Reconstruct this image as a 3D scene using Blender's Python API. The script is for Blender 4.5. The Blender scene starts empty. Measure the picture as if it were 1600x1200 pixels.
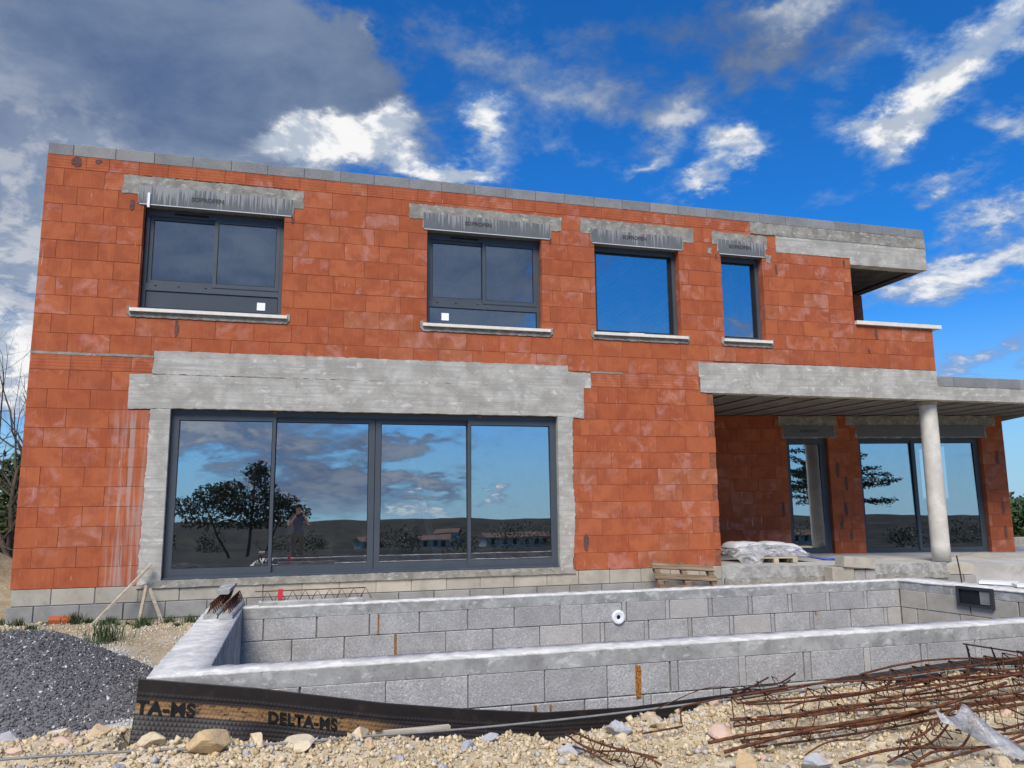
import bpy, bmesh, math, random
import numpy as np
from mathutils import Vector, Matrix, noise

# ------------------------------------------------------------------ camera, sky, sun, exposure
scene = bpy.context.scene
COL = scene.collection
R = math.radians
CAM = Vector((3.3958, -10.9484, 1.0075)); YAW, PITCH, ROLL = 0.2678, 0.1526, -0.0097
fw = Vector((math.sin(YAW)*math.cos(PITCH), math.cos(YAW)*math.cos(PITCH), math.sin(PITCH)))
rt0 = Vector((math.cos(YAW), -math.sin(YAW), 0)); up0 = rt0.cross(fw)
rt = rt0*math.cos(ROLL) + up0*math.sin(ROLL); up = -rt0*math.sin(ROLL) + up0*math.cos(ROLL)
camd = bpy.data.cameras.new('camera'); camd.lens = 27.0; camd.sensor_width = 36.0
camd.clip_start = 0.02; camd.clip_end = 20000
cam = bpy.data.objects.new('camera', camd); COL.objects.link(cam)
cam.matrix_world = Matrix(((rt.x, up.x, -fw.x, CAM.x), (rt.y, up.y, -fw.y, CAM.y), (rt.z, up.z, -fw.z, CAM.z), (0, 0, 0, 1)))
scene.camera = cam
scene.render.resolution_x, scene.render.resolution_y = 1024, 768
vs = scene.view_settings
vs.view_transform = 'Standard'; vs.look = 'None'; vs.gamma = 1.0; vs.use_curve_mapping = False
vs.exposure = 1.0
scene.cycles.max_bounces = 6; scene.cycles.diffuse_bounces = 3; scene.cycles.glossy_bounces = 3; scene.cycles.transparent_max_bounces = 8
SUN_EL, SUN_AZ = 50.0, 205.0        # azimuth clockwise from +y
sund = bpy.data.lights.new('sun', 'SUN'); sund.energy = 2.4; sund.angle = R(28); sund.color = (1.0, 0.92, 0.80)
sun = bpy.data.objects.new('sun', sund); COL.objects.link(sun)
sdir = Vector((math.sin(R(SUN_AZ))*math.cos(R(SUN_EL)), math.cos(R(SUN_AZ))*math.cos(R(SUN_EL)), math.sin(R(SUN_EL))))
sun.rotation_euler = sdir.to_track_quat('Z', 'Y').to_euler()
sun.location = sdir*60

world = bpy.data.worlds.new('World'); scene.world = world; world.use_nodes = True
WN, WL = world.node_tree.nodes, world.node_tree.links
world.cycles.sampling_method = 'NONE'
WN.clear()
def wn(kind, op=None, ins=(), nt=None, **kw):
    n = (nt or WN).new(kind)
    if op: n.operation = op
    for k, v in kw.items(): setattr(n, k, v)
    for i, s in enumerate(ins):
        if s is None: continue
        if hasattr(s, 'is_output'): WL.new(s, n.inputs[i])
        else: n.inputs[i].default_value = s
    return n
def wm(op, *ins): return wn('ShaderNodeMath', op, ins).outputs[0]
def wclamp(x):
    n = wn('ShaderNodeClamp', None, (x,)); return n.outputs[0]
def wss(x, a, b):
    n = wn('ShaderNodeMapRange', None, (x, a, b, 0.0, 1.0)); n.interpolation_type = 'SMOOTHSTEP'; n.clamp = True
    return n.outputs[0]
def wdot(v, vec): return wn('ShaderNodeVectorMath', 'DOT_PRODUCT', (v, vec)).outputs['Value']
def wmix(f, a, b):
    n = WN.new('ShaderNodeMix'); n.data_type = 'RGBA'; n.clamp_factor = True
    for s, i in ((f, 0), (a, 6), (b, 7)):
        if hasattr(s, 'is_output'): WL.new(s, n.inputs[i])
        else: n.inputs[i].default_value = s if i == 0 else (*s, 1)
    return n.outputs[2]
sky = WN.new('ShaderNodeTexSky'); sky.sky_type = 'NISHITA'; sky.sun_disc = False
sky.sun_elevation = R(SUN_EL); sky.sun_rotation = R(SUN_AZ)
sky.air_density = 1.0; sky.dust_density = 0.4; sky.ozone_density = 2.5; sky.altitude = 300
dirv = WN.new('ShaderNodeTexCoord').outputs['Generated']
sep = wn('ShaderNodeSeparateXYZ', None, (dirv,)).outputs
# ripple the sky direction so that cloud outlines fray
def wnoise(vec, scale, detail=6, rough=0.55, dist=0.0, vecout=False):
    n = WN.new('ShaderNodeTexNoise'); n.inputs['Scale'].default_value = scale; n.inputs['Detail'].default_value = detail
    n.inputs['Roughness'].default_value = rough; n.inputs['Distortion'].default_value = dist
    WL.new(vec, n.inputs['Vector'])
    return n.outputs['Color' if vecout else 'Fac']
flat = wm('ADD', wm('ABSOLUTE', sep[2]), 0.30)
plane = wn('ShaderNodeVectorMath', 'DIVIDE', (dirv, None)); 
cmb = wn('ShaderNodeCombineXYZ', None, (flat, flat, flat)).outputs[0]; WL.new(cmb, plane.inputs[1])
plane = plane.outputs[0]
wob = wnoise(plane, 5.0, 6, 0.66, 0.0, True)
wobc = wn('ShaderNodeVectorMath', 'SUBTRACT', (wob, (0.5, 0.5, 0.5))).outputs[0]
wobs = wn('ShaderNodeVectorMath', 'SCALE', (wobc,)); wobs.inputs['Scale'].default_value = 0.13
wdir = wn('ShaderNodeVectorMath', 'ADD', (dirv, wobs.outputs[0])).outputs[0]
f1 = wnoise(plane, 5.5, 7, 0.60, 0.25)
f2 = wnoise(plane, 15.0, 7, 0.62, 0.0)
ofs = wn('ShaderNodeVectorMath', 'ADD', (plane, (0.030, 0.012, 0.022))).outputs[0]
f1b = wnoise(ofs, 5.5, 5, 0.60, 0.25)
# clouds: azimuth (deg clockwise from +y), elevation, half width, half height (deg), tilt, density, greyness
CLOUDS = [
    (-11.7, 29.8, 13.2, 5.6, -6, 2.2, 1),
    (-19.4, 17.0, 11.8, 7.8, 0, 1.5, 0.52),
    (1.4, 31.3, 4.5, 3.2, -25, 1.6, 1),
    (-9.2, 23.2, 8.5, 2.5, -8, 0.9, 0.6),
    (1.6, 25.7, 4.2, 1.7, 10, 2.2, 0),
    (5.4, 27.3, 1.8, 1.3, 30, 0.9, 0.05),
    (10.0, 24.6, 4.3, 0.8, 3, 1, 0.1),
    (13.5, 27.6, 1.7, 1.2, -50, 1.3, 0),
    (14.0, 31.8, 3.5, 2.4, -50, 0.58, 0.55),
    (18.1, 29.2, 3.1, 2.2, -30, 0.42, 0.45),
    (31.3, 31.8, 9.7, 3.4, -6, 0.82, 0.78),
    (24.7, 28.5, 4.9, 2.0, -25, 0.6, 0.5),
    (28.6, 27.1, 3.1, 1.3, -20, 0.6, 0.3),
    (33.4, 24.3, 2.3, 1.3, 0, 1.5, 0),
    (45.3, 25.7, 5.0, 1.7, 42, 1.5, 0),
    (41.3, 24.8, 2.6, 1.4, 10, 1.25, 0),
    (41.0, 28.2, 3.3, 1.2, 35, 0.42, 0.3),
    (45.9, 20.0, 2.4, 0.8, 12, 0.8, 0.2),
    (48.3, 18.3, 4.0, 1.0, 12, 0.8, 0.2),
    (46.5, 14.4, 7.4, 1.7, 14, 1.2, 0.1),
    (50.6, 23.2, 2.3, 1.5, -10, 0.9, 0.3),
    (51.2, 28.9, 1.8, 1.1, 0, 0.8, 0.3),
    (30.7, 22.4, 2.0, 0.7, 15, 0.95, 0.1),
    (46.2, 8.7, 2.9, 0.8, 5, 0.62, 0.15),
    (49.2, 9.4, 2.2, 0.7, 5, 0.55, 0.15),
    (25.5, 24.6, 2.3, 0.7, 10, 0.7, 0.2),
    (-20.5, 29.1, 5.9, 2.2, 20, 0.8, 0.35),
    (-15.7, 24.0, 6.4, 1.6, -25, 0.7, 0.35),
    (-18.4, 8.0, 2.8, 2.8, 0, 1.4, 0.15),
    (4.8, 33.2, 0.9, 0.6, -60, 0.6, 0.2),
    (37.5, 32.7, 2.8, 1.2, 0, 0.8, 0.3),
    (12.0, 24.1, 1.8, 0.7, 0, 0.5, 0.1),
    (19.1, 25.8, 2.7, 1.4, -20, 0.5, 0.2),
    (-173.3, 15.8, 14.5, 6.6, 0, 2, 0.8),
    (-174.7, 6.4, 6.7, 1.8, -5, 0.9, 0.55),
    (177.8, 2.8, 6.9, 2.1, 0, 1.3, 0.7),
    (170.5, 17.2, 8.0, 5.2, -20, 2, 0.85),
    (172.3, 6.1, 5.2, 0.7, -3, 0.8, 0.7),
    (171.3, 0.9, 1.9, 0.6, 0, 1.7, 0),
    (166.2, 1.9, 1.6, 0.4, -10, 1.4, 0),
    (172.3, 2.8, 3.3, 0.4, 0, 0.9, 0.6),
    (172.3, 3.0, 2.8, 0.5, 0, 0.6, 0.6),
    (147.6, 11.9, 1.8, 1.1, 0, 0.9, 0.3),
    (-176.6, 10.3, 6.3, 1.4, 0, 0.8, 0.6),
]
dens = shade = lit = None
for az, el, ra, rb, tilt, w, g in CLOUDS:
    a_, e_ = R(az), R(el)
    c = Vector((math.sin(a_)*math.cos(e_), math.cos(a_)*math.cos(e_), math.sin(e_)))
    ax = Vector((math.cos(a_), -math.sin(a_), 0)); ay = ax.cross(c); ay = -ay if ay.z < 0 else ay
    t = R(tilt); u = ax*math.cos(t) + ay*math.sin(t); v = -ax*math.sin(t) + ay*math.cos(t)
    du = wdot(wdir, u/R(ra)); dv = wdot(wdir, v/R(rb))
    q = wm('MULTIPLY_ADD', du, du, wm('MULTIPLY', dv, dv))
    gss = wm('MULTIPLY', wm('POWER', 0.3679, q), wm('GREATER_THAN', wdot(wdir, c), 0.0))
    dens = wm('MULTIPLY_ADD', gss, w, dens if dens else 0.0)
    shade = wm('MULTIPLY_ADD', gss, w*g, shade if shade else 0.0)
    if g < 0.2: lit = wm('MULTIPLY_ADD', wm('MULTIPLY', gss, gss), w, lit if lit else 0.0)
shade = wclamp(wm('SUBTRACT', wm('DIVIDE', shade, wm('ADD', dens, 0.05)), wm('MULTIPLY', lit, wm('MULTIPLY', f1, 1.5))))
val = wm('ADD', dens, wm('ADD', wm('MULTIPLY', wm('SUBTRACT', f1, 0.5), 2.3), wm('MULTIPLY', wm('SUBTRACT', f2, 0.5), 1.1)))
above = wss(sep[2], -0.02, 0.05)
alpha = wm('MULTIPLY', wss(val, 0.24, 1.0), above)
thick = wss(val, 0.55, 1.5)
lum = wm('ADD', wm('ADD', wm('MULTIPLY', f2, 0.55), wm('MULTIPLY', f1, 0.55)), wm('MULTIPLY', wm('SUBTRACT', f1, f1b), 2.6))
slow = wnoise(plane, 2.2, 2, 0.5, 0.0)
white = wmix(wss(lum, 0.38, 0.72), (4.6, 5.3, 6.4), (9.4, 9.4, 9.4))
grey = wmix(wss(wm('ADD', wm('MULTIPLY', slow, 0.6), wm('MULTIPLY', f1, 0.5)), 0.42, 0.72), (0.85, 1.42, 2.85), (2.1, 2.8, 4.1))
ccol = wmix(wss(shade, 0.12, 0.86), wmix(thick, (2.0, 3.4, 6.2), white), grey)
deep = wn('ShaderNodeVectorMath', 'MULTIPLY', (sky.outputs[0], (0.14, 0.83, 1.62))).outputs[0]
tint = wmix(wss(sep[2], 0.27, -0.05), deep, (3.9, 6.0, 7.6))
final = wmix(alpha, tint, ccol)
bg = WN.new('ShaderNodeBackground'); bg.inputs['Strength'].default_value = 0.05; WL.new(final, bg.inputs['Color'])
WL.new(bg.outputs[0], WN.new('ShaderNodeOutputWorld').inputs['Surface'])

# ------------------------------------------------------------------ materials
class Tree:
    def __init__(s, name):
        s.m = bpy.data.materials.new(name); s.m.use_nodes = True
        s.n, s.l = s.m.node_tree.nodes, s.m.node_tree.links
        s.b = s.n['Principled BSDF']; s.out = s.n['Material Output']
        s.geo = None; s.b.inputs['Specular IOR Level'].default_value = 0.25
    def new(s, kind, ins=(), **kw):
        n = s.n.new(kind)
        for k, v in kw.items(): setattr(n, k, v)
        for i, x in enumerate(ins):
            if x is not None: s.put(n.inputs[i], x)
        return n
    def put(s, sock, x):
        if hasattr(x, 'is_output'): s.l.new(x, sock)
        elif sock.type == 'RGBA' and len(x) == 3: sock.default_value = (*x, 1)
        else: sock.default_value = x
    def pos(s):
        if not s.geo: s.geo = s.new('ShaderNodeNewGeometry')
        return s.geo.outputs['Position']
    def objc(s): return s.new('ShaderNodeTexCoord').outputs['Object']
    def math(s, op, *i): return s.new('ShaderNodeMath', i, operation=op).outputs[0]
    def stretch(s, v, sc): return s.new('ShaderNodeVectorMath', (v, sc), operation='MULTIPLY').outputs[0]
    def noise(s, v, scale, detail=4, rough=0.55, dist=0.0):
        n = s.new('ShaderNodeTexNoise'); s.l.new(v, n.inputs['Vector'])
        n.inputs['Scale'].default_value = scale; n.inputs['Detail'].default_value = detail
        n.inputs['Roughness'].default_value = rough; n.inputs['Distortion'].default_value = dist
        return n.outputs['Fac']
    def voro(s, v, scale, out='Distance', **kw):
        n = s.new('ShaderNodeTexVoronoi', **kw); s.l.new(v, n.inputs['Vector']); n.inputs['Scale'].default_value = scale
        return n.outputs[out]
    def ss(s, x, a, b, lo=0.0, hi=1.0):
        n = s.new('ShaderNodeMapRange', (x, a, b, lo, hi), interpolation_type='SMOOTHSTEP', clamp=True); return n.outputs[0]
    def mix(s, f, a, b, blend='MIX'):
        n = s.new('ShaderNodeMix', data_type='RGBA', blend_type=blend, clamp_factor=True)
        s.put(n.inputs[0], f); s.put(n.inputs[6], a); s.put(n.inputs[7], b); return n.outputs[2]
    def rand(s):
        o = s.new('ShaderNodeObjectInfo').outputs['Random']
        if not s.geo: s.pos()
        i = s.geo.outputs['Random Per Island']
        return s.math('FRACT', s.math('ADD', s.math('MULTIPLY', o, 7.31), i))
    def sep(s, v): return s.new('ShaderNodeSeparateXYZ', (v,)).outputs
    def bump(s, h, strength=0.3, dist=0.01):
        n = s.new('ShaderNodeBump'); n.inputs['Strength'].default_value = strength; n.inputs['Distance'].default_value = dist
        s.l.new(h, n.inputs['Height']); s.l.new(n.outputs[0], s.b.inputs['Normal'])
    def col(s, c, rough=0.85, spec=None, metal=None):
        s.put(s.b.inputs['Base Color'], c); s.put(s.b.inputs['Roughness'], rough)
        if spec is not None: s.b.inputs['Specular IOR Level'].default_value = spec
        if metal is not None: s.b.inputs['Metallic'].default_value = metal
        return s.m
M = {}
def simple(name, c, rough=0.8, var=0.25, scale=9, spec=None, metal=None, bump=0.0):
    t = Tree(name); p = t.pos(); n = t.noise(p, scale, 6, 0.6)
    v = t.mix(t.ss(n, 0.3, 0.7), tuple(x*(1-var) for x in c), tuple(min(1, x*(1+var)) for x in c))
    if bump: t.bump(t.noise(p, scale*6, 5, 0.6), bump, 0.004)
    M[name] = t.col(v, rough, spec, metal); return t
def clay(name, ridge):
    t = Tree(name); p = t.pos(); r = t.rand()
    r2 = t.math('FRACT', t.math('MULTIPLY', r, 17.7)); r3 = t.math('FRACT', t.math('MULTIPLY', r, 53.1))
    base = t.mix(r, (0.360, 0.094, 0.039), (0.420, 0.122, 0.051))
    base = t.mix(t.math('MULTIPLY', t.ss(r2, 0.80, 0.97), 0.5), base, (0.36, 0.148, 0.078))
    off = t.new('ShaderNodeCombineXYZ', (t.math('MULTIPLY', r, 31.0), 0.0, t.math('MULTIPLY', r2, 17.0))).outputs[0]
    q = t.new('ShaderNodeVectorMath', (p, off), operation='ADD').outputs[0]
    big = t.noise(q, 3.4, 4, 0.6, 0.4)
    base = t.mix(t.math('MULTIPLY', t.ss(big, 0.40, 0.62), 0.5), base, (0.245, 0.056, 0.027))
    bloom = t.math('MULTIPLY', t.ss(t.noise(q, 4.6, 5, 0.62, 0.5), 0.47, 0.66), t.ss(r3, 0.40, 0.85))
    base = t.mix(t.math('MULTIPLY', bloom, 0.45), base, (0.52, 0.27, 0.235))
    streak = t.noise(t.stretch(q, (60.0, 60.0, 2.2)), 1.0, 3, 0.6)
    base = t.mix(t.math('MULTIPLY', t.ss(streak, 0.5, 0.75), 0.22), base, (0.50, 0.215, 0.14))
    drip = t.math('MULTIPLY', t.ss(t.noise(t.stretch(p, (34.0, 34.0, 3.0)), 1.0, 2, 0.5), 0.69, 0.74), t.ss(t.noise(p, 2.4, 2), 0.42, 0.6))
    base = t.mix(t.math('MULTIPLY', drip, 0.6), base, (0.60, 0.42, 0.34))
    grime = t.noise(p, 1.1, 5, 0.6, 0.3)
    base = t.mix(t.math('MULTIPLY', t.ss(grime, 0.55, 0.75), 0.35), base, (0.30, 0.085, 0.045))
    px, _, pz = t.sep(p); runs = t.noise(t.stretch(p, (13.0, 13.0, 0.55)), 1.0, 5, 0.65, 0.35)
    zone = t.math('MULTIPLY', t.math('MULTIPLY', t.ss(px, 0.98, 1.12), t.ss(px, 1.46, 1.38)), t.ss(pz, 2.45, 2.0))
    base = t.mix(t.math('MULTIPLY', t.math('MULTIPLY', zone, t.ss(runs, 0.42, 0.62)), 0.62), base, (0.40, 0.335, 0.31))
    if ridge:
        h = t.math('SINE', t.math('MULTIPLY', t.sep(p)[2], 150.0))
        base = t.mix(t.math('MULTIPLY', t.ss(h, -0.2, -0.9), 0.22), base, (0.2, 0.05, 0.03))
        t.bump(h, 0.2, 0.003)
    else:
        h = t.math('ADD', t.noise(t.stretch(q, (170.0, 170.0, 3.0)), 1.0, 2, 0.5), t.math('MULTIPLY', t.noise(q, 40, 4, 0.6), 0.8))
        t.bump(h, 0.35, 0.004)
    M[name] = t.col(base, 0.9, 0.15)
clay('clay', False); clay('clay_tile', True)
simple('clay_joint', (0.24, 0.085, 0.048), 0.95, 0.3, 20)
def concrete(name, c, dark, board=0.0, stain=0.5, speck=0.0, perobj=0.0, scale=3.0, light=None, rough=0.9, bump=0.4):
    t = Tree(name); p = t.pos()
    base = t.mix(t.ss(t.noise(p, scale, 6, 0.62, 0.3), 0.34, 0.68), dark, c)
    st = t.ss(t.noise(p, scale*2.7, 8, 0.7, 0.8), 0.55, 0.70)
    base = t.mix(t.math('MULTIPLY', st, stain), base, tuple(x*0.55 for x in dark))
    if light:
        lt = t.ss(t.noise(t.stretch(p, (1.0, 1.0, 1.7)), scale*1.9, 8, 0.68, 0.5), 0.54, 0.66)
        base = t.mix(t.math('MULTIPLY', lt, 0.75), base, light)
    hh = t.noise(p, 60, 6, 0.7)
    if board:
        b = t.noise(t.stretch(p, (0.9, 0.9, 26.0)), 1.0, 5, 0.6, 0.2)
        base = t.mix(t.math('MULTIPLY', t.ss(b, 0.42, 0.68), board), base, tuple(x*0.62 for x in c))
        hh = t.math('ADD', hh, b)
        pit = t.ss(t.voro(p, 26), 0.10, 0.05); msk = t.ss(t.noise(p, 5, 2), 0.5, 0.62)
        base = t.mix(t.math('MULTIPLY', t.math('MULTIPLY', pit, msk), 0.6), base, tuple(x*0.35 for x in dark))
    if speck:
        v = t.voro(p, 120, 'Color'); g = t.sep(v)[0]
        base = t.mix(t.math('MULTIPLY', t.ss(g, 0.72, 0.95), speck), base, tuple(min(1, x*1.7) for x in c))
        base = t.mix(t.math('MULTIPLY', t.ss(g, 0.30, 0.05), speck), base, tuple(x*0.5 for x in dark))
        hh = t.math('ADD', hh, g)
    if perobj:
        r = t.rand()
        base = t.mix(t.math('MULTIPLY', t.ss(r, 0.1, 1.0), perobj), base, tuple(x*0.55 for x in c))
        base = t.mix(t.math('MULTIPLY', t.ss(t.math('FRACT', t.math('MULTIPLY', r, 13.3)), 0.7, 1.0), perobj*0.7), base, (min(1, c[0]*1.5), c[1]*1.38, c[2]*1.25))
    t.bump(hh, bump, 0.005)
    M[name] = t.col(base, rough, 0.2); return t
concrete('cast', (0.49, 0.475, 0.43), (0.32, 0.305, 0.27), board=0.7, stain=0.5, light=(0.62, 0.605, 0.56), bump=0.7)
concrete('mortar', (0.33, 0.315, 0.275), (0.20, 0.19, 0.165), stain=0.5, scale=6, light=(0.50, 0.49, 0.46), bump=0.8)
concrete('roof_block', (0.27, 0.275, 0.275), (0.20, 0.205, 0.205), stain=0.3, speck=0.25, perobj=0.35)
concrete('pool_block', (0.46, 0.445, 0.425), (0.35, 0.337, 0.32), stain=0.35, speck=0.35, perobj=0.4, scale=5, bump=0.8)
concrete('plinth_block', (0.44, 0.41, 0.345), (0.33, 0.30, 0.25), stain=0.35, perobj=0.3)
concrete('plinth_low', (0.30, 0.295, 0.28), (0.22, 0.215, 0.20), stain=0.35, perobj=0.25)
concrete('ring_beam', (0.40, 0.395, 0.37), (0.24, 0.235, 0.22), stain=0.75, scale=6, light=(0.54, 0.535, 0.50))
concrete('coping', (0.70, 0.68, 0.63), (0.46, 0.45, 0.42), stain=0.35, scale=9, bump=1.0)
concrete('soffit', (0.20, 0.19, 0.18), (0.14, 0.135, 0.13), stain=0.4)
concrete('slab_floor', (0.46, 0.445, 0.42), (0.34, 0.33, 0.31), stain=0.4, scale=2)
simple('shade_toned_soffit', (0.07, 0.065, 0.06), 0.95, 0.3, 6)  # near-black tone paints the balcony's shade into its concrete underside
simple('joint', (0.19, 0.185, 0.175), 0.95, 0.3, 30)
simple('sill_stone', (0.70, 0.67, 0.60), 0.7, 0.08, 14, bump=0.15)
simple('column_paint', (0.58, 0.55, 0.49), 0.75, 0.16, 3.5, bump=0.15)
simple('slurry', (0.115, 0.062, 0.050), 0.9, 0.3, 30, bump=0.4)
simple('print_ink', (0.006, 0.006, 0.006), 0.8, 0.2, 40)
simple('print_black', (0.055, 0.055, 0.06), 0.7, 0.3, 40)
simple('foam_orange', (0.33, 0.135, 0.030), 0.9, 0.7, 60, bump=0.8)
simple('white_plastic', (0.78, 0.79, 0.80), 0.45, 0.04, 8, spec=0.4)
simple('black_plastic', (0.028, 0.031, 0.037), 0.4, 0.2, 8, spec=0.5)
simple('alu_frame', (0.060, 0.072, 0.088), 0.42, 0.06, 4, spec=0.45)
simple('alu_panel', (0.048, 0.060, 0.076), 0.38, 0.05, 4, spec=0.5)
simple('seal', (0.012, 0.013, 0.015), 0.6, 0.2, 9)
simple('interior_grey', (0.62, 0.61, 0.58), 0.9, 0.15, 2)
simple('interior_brick', (0.36, 0.10, 0.055), 0.9, 0.25, 3)
simple('paper', (0.82, 0.84, 0.84), 0.8, 0.03, 8)
simple('red_plastic', (0.55, 0.035, 0.05), 0.5, 0.1, 9, spec=0.4)
simple('blue_plastic', (0.03, 0.06, 0.30), 0.5, 0.2, 9, spec=0.4)
simple('grey_tube', (0.20, 0.195, 0.18), 0.55, 0.18, 14, spec=0.4)
simple('alu_bright', (0.62, 0.66, 0.68), 0.35, 0.06, 6, spec=0.5)
def lintel_mat():
    t = Tree('lintel'); p = t.pos(); z = t.sep(p)[2]
    base = t.mix(t.noise(p, 7, 4), (0.105, 0.112, 0.122), (0.165, 0.172, 0.182))
    d = t.noise(t.stretch(p, (44.0, 44.0, 1.3)), 1.0, 4, 0.65, 0.15)
    hgt = t.math('ADD', d, t.math('MULTIPLY', t.math('SUBTRACT', t.math('FRACT', t.math('DIVIDE', t.math('SUBTRACT', z, 5.05), 0.3)), 0.62), 0.22))
    big = t.noise(t.stretch(p, (1.6, 1.6, 0.5)), 1.0, 3, 0.5)
    f = t.ss(t.math('ADD', hgt, t.math('MULTIPLY', t.math('SUBTRACT', big, 0.5), 0.5)), 0.50, 0.60)
    base = t.mix(t.math('MULTIPLY', f, 0.55), base, (0.40, 0.40, 0.39))
    t.bump(f, 0.3, 0.003); M['lintel'] = t.col(base, 0.9, 0.1)
    t = Tree('lintel_clean'); p = t.pos(); M['lintel_clean'] = t.col(t.mix(t.noise(p, 9, 5), (0.10, 0.107, 0.115), (0.17, 0.175, 0.18)), 0.7, 0.3)
lintel_mat()
def glass(name, refl, tint):
    t = Tree(name); t.n.remove(t.b)
    fr = t.new('ShaderNodeFresnel'); fr.inputs['IOR'].default_value = 1.5
    fac = t.math('MINIMUM', t.math('ADD', t.math('MULTIPLY', fr.outputs[0], 1.0 - refl), refl), 0.97)
    gl = t.new('ShaderNodeBsdfGlossy'); gl.inputs['Roughness'].default_value = 0.0; t.put(gl.inputs['Color'], (0.93, 0.97, 1.0))
    wv = t.noise(t.pos(), 1.1, 2, 0.4); bm = t.new('ShaderNodeBump'); bm.inputs['Strength'].default_value = 0.012; bm.inputs['Distance'].default_value = 0.05
    t.l.new(wv, bm.inputs['Height']); t.l.new(bm.outputs[0], gl.inputs['Normal'])
    tr = t.new('ShaderNodeBsdfTransparent'); t.put(tr.inputs['Color'], tint)
    mx = t.new('ShaderNodeMixShader', (fac, tr.outputs[0], gl.outputs[0]))
    df = t.new('ShaderNodeBsdfDiffuse'); t.put(df.inputs['Color'], (0.5, 0.49, 0.46)); dn = t.ss(t.noise(t.stretch(t.pos(), (1.0, 1.0, 0.45)), 5.5, 6, 0.65, 0.4), 0.45, 0.80, 0.004, 0.035)
    mx = t.new('ShaderNodeMixShader', (dn, mx.outputs[0], df.outputs[0])); t.l.new(mx.outputs[0], t.out.inputs['Surface'])
    M[name] = t.m
glass('pane_glass', 0.47, (0.85, 0.88, 0.88)); glass('pane_upper', 0.30, (0.93, 0.95, 0.95))
def wood(name, a, b):
    t = Tree(name); p = t.objc(); r = t.rand()
    g = t.noise(t.stretch(p, (2.0, 26.0, 26.0)), 1.0, 5, 0.6, 0.3)
    c = t.mix(t.ss(g, 0.35, 0.68), a, b); c = t.mix(t.math('MULTIPLY', r, 0.35), c, tuple(x*0.55 for x in a))
    t.bump(g, 0.3, 0.003); M[name] = t.col(c, 0.85, 0.15)
wood('wood_old', (0.13, 0.092, 0.06), (0.29, 0.21, 0.14)); wood('wood_pale', (0.40, 0.33, 0.24), (0.58, 0.50, 0.39)); wood('wood_stake', (0.36, 0.30, 0.22), (0.52, 0.46, 0.37))
def rust():
    t = Tree('rust'); p = t.pos(); n = t.noise(p, 22, 6, 0.65)
    c = t.mix(t.ss(n, 0.3, 0.7), (0.046, 0.021, 0.015), (0.165, 0.060, 0.026)); c = t.mix(t.math('MULTIPLY', t.ss(t.noise(p, 90, 3), 0.58, 0.72), 0.5), c, (0.26, 0.12, 0.055))
    t.bump(t.noise(p, 160, 3), 0.5, 0.003); M['rust'] = t.col(c, 0.85, 0.2)
    t = Tree('rust_dark'); p = t.pos(); M['rust_dark'] = t.col(t.mix(t.noise(p, 30, 5), (0.022, 0.014, 0.014), (0.075, 0.032, 0.022)), 0.8, 0.2)
rust()
def rock(name, cols):
    t = Tree(name); p = t.pos(); r = t.rand()
    c = t.mix(t.ss(r, 0.0, 0.5), cols[0], cols[1]); c = t.mix(t.ss(r, 0.55, 0.95), c, cols[2])
    n = t.noise(p, 26, 6, 0.65, 0.3); c = t.mix(t.math('MULTIPLY', t.ss(n, 0.4, 0.7), 0.45), c, tuple(min(1, x*1.5) for x in cols[0]))
    c = t.mix(t.math('MULTIPLY', t.ss(t.noise(p, 11, 4), 0.55, 0.75), 0.4), c, (0.44, 0.25, 0.10))
    t.bump(t.noise(p, 55, 7, 0.7), 0.7, 0.012); M[name] = t.col(c, 0.95, 0.12)
rock('limestone', ((0.55, 0.45, 0.30), (0.58, 0.45, 0.27), (0.62, 0.54, 0.40)))
rock('grey_stone', ((0.34, 0.34, 0.35), (0.42, 0.42, 0.42), (0.30, 0.31, 0.33)))
rock('ochre_stone', ((0.50, 0.36, 0.20), (0.56, 0.42, 0.27), (0.54, 0.45, 0.32)))
rock('pink_stone', ((0.56, 0.38, 0.28), (0.58, 0.42, 0.32), (0.54, 0.40, 0.30)))
def gravel_mats():
    t = Tree('dark_gravel'); p = t.pos(); r = t.rand()
    c = t.mix(t.ss(r, 0.0, 0.8), (0.056, 0.055, 0.058), (0.145, 0.142, 0.145)); c = t.mix(t.ss(r, 0.90, 0.97), c, (0.55, 0.55, 0.54))
    M['dark_gravel'] = t.col(c, 0.8, 0.3)
    t = Tree('pale_gravel'); p = t.pos(); r = t.rand()
    M['pale_gravel'] = t.col(t.mix(r, (0.34, 0.335, 0.32), (0.56, 0.55, 0.52)), 0.9)
    t = Tree('soil_grit'); p = t.pos(); r = t.rand()
    c = t.mix(r, (0.40, 0.30, 0.17), (0.66, 0.54, 0.36)); c = t.mix(t.ss(t.math('FRACT', t.math('MULTIPLY', r, 9.7)), 0.80, 0.95), c, (0.42, 0.41, 0.40))
    M['soil_grit'] = t.col(c, 0.95, 0.1)
gravel_mats()
def foliage(name, a, b, trans=0.25):
    t = Tree(name); r = t.rand(); p = t.pos()
    c = t.mix(r, a, b); c = t.mix(t.math('MULTIPLY', t.noise(p, 1.5, 3), 0.4), c, tuple(x*0.6 for x in a))
    M[name] = t.col(c, 0.75, 0.25)
foliage('grass_leaf', (0.035, 0.065, 0.022), (0.10, 0.13, 0.05)); foliage('pine_leaf', (0.045, 0.052, 0.024), (0.13, 0.12, 0.055))
foliage('cedar_leaf', (0.022, 0.034, 0.026), (0.05, 0.065, 0.045)); foliage('shrub_leaf', (0.06, 0.085, 0.03), (0.13, 0.14, 0.06))
foliage('green_tree', (0.030, 0.06, 0.02), (0.08, 0.12, 0.04))
simple('bark', (0.085, 0.065, 0.05), 0.95, 0.35, 12, bump=0.6)
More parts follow.
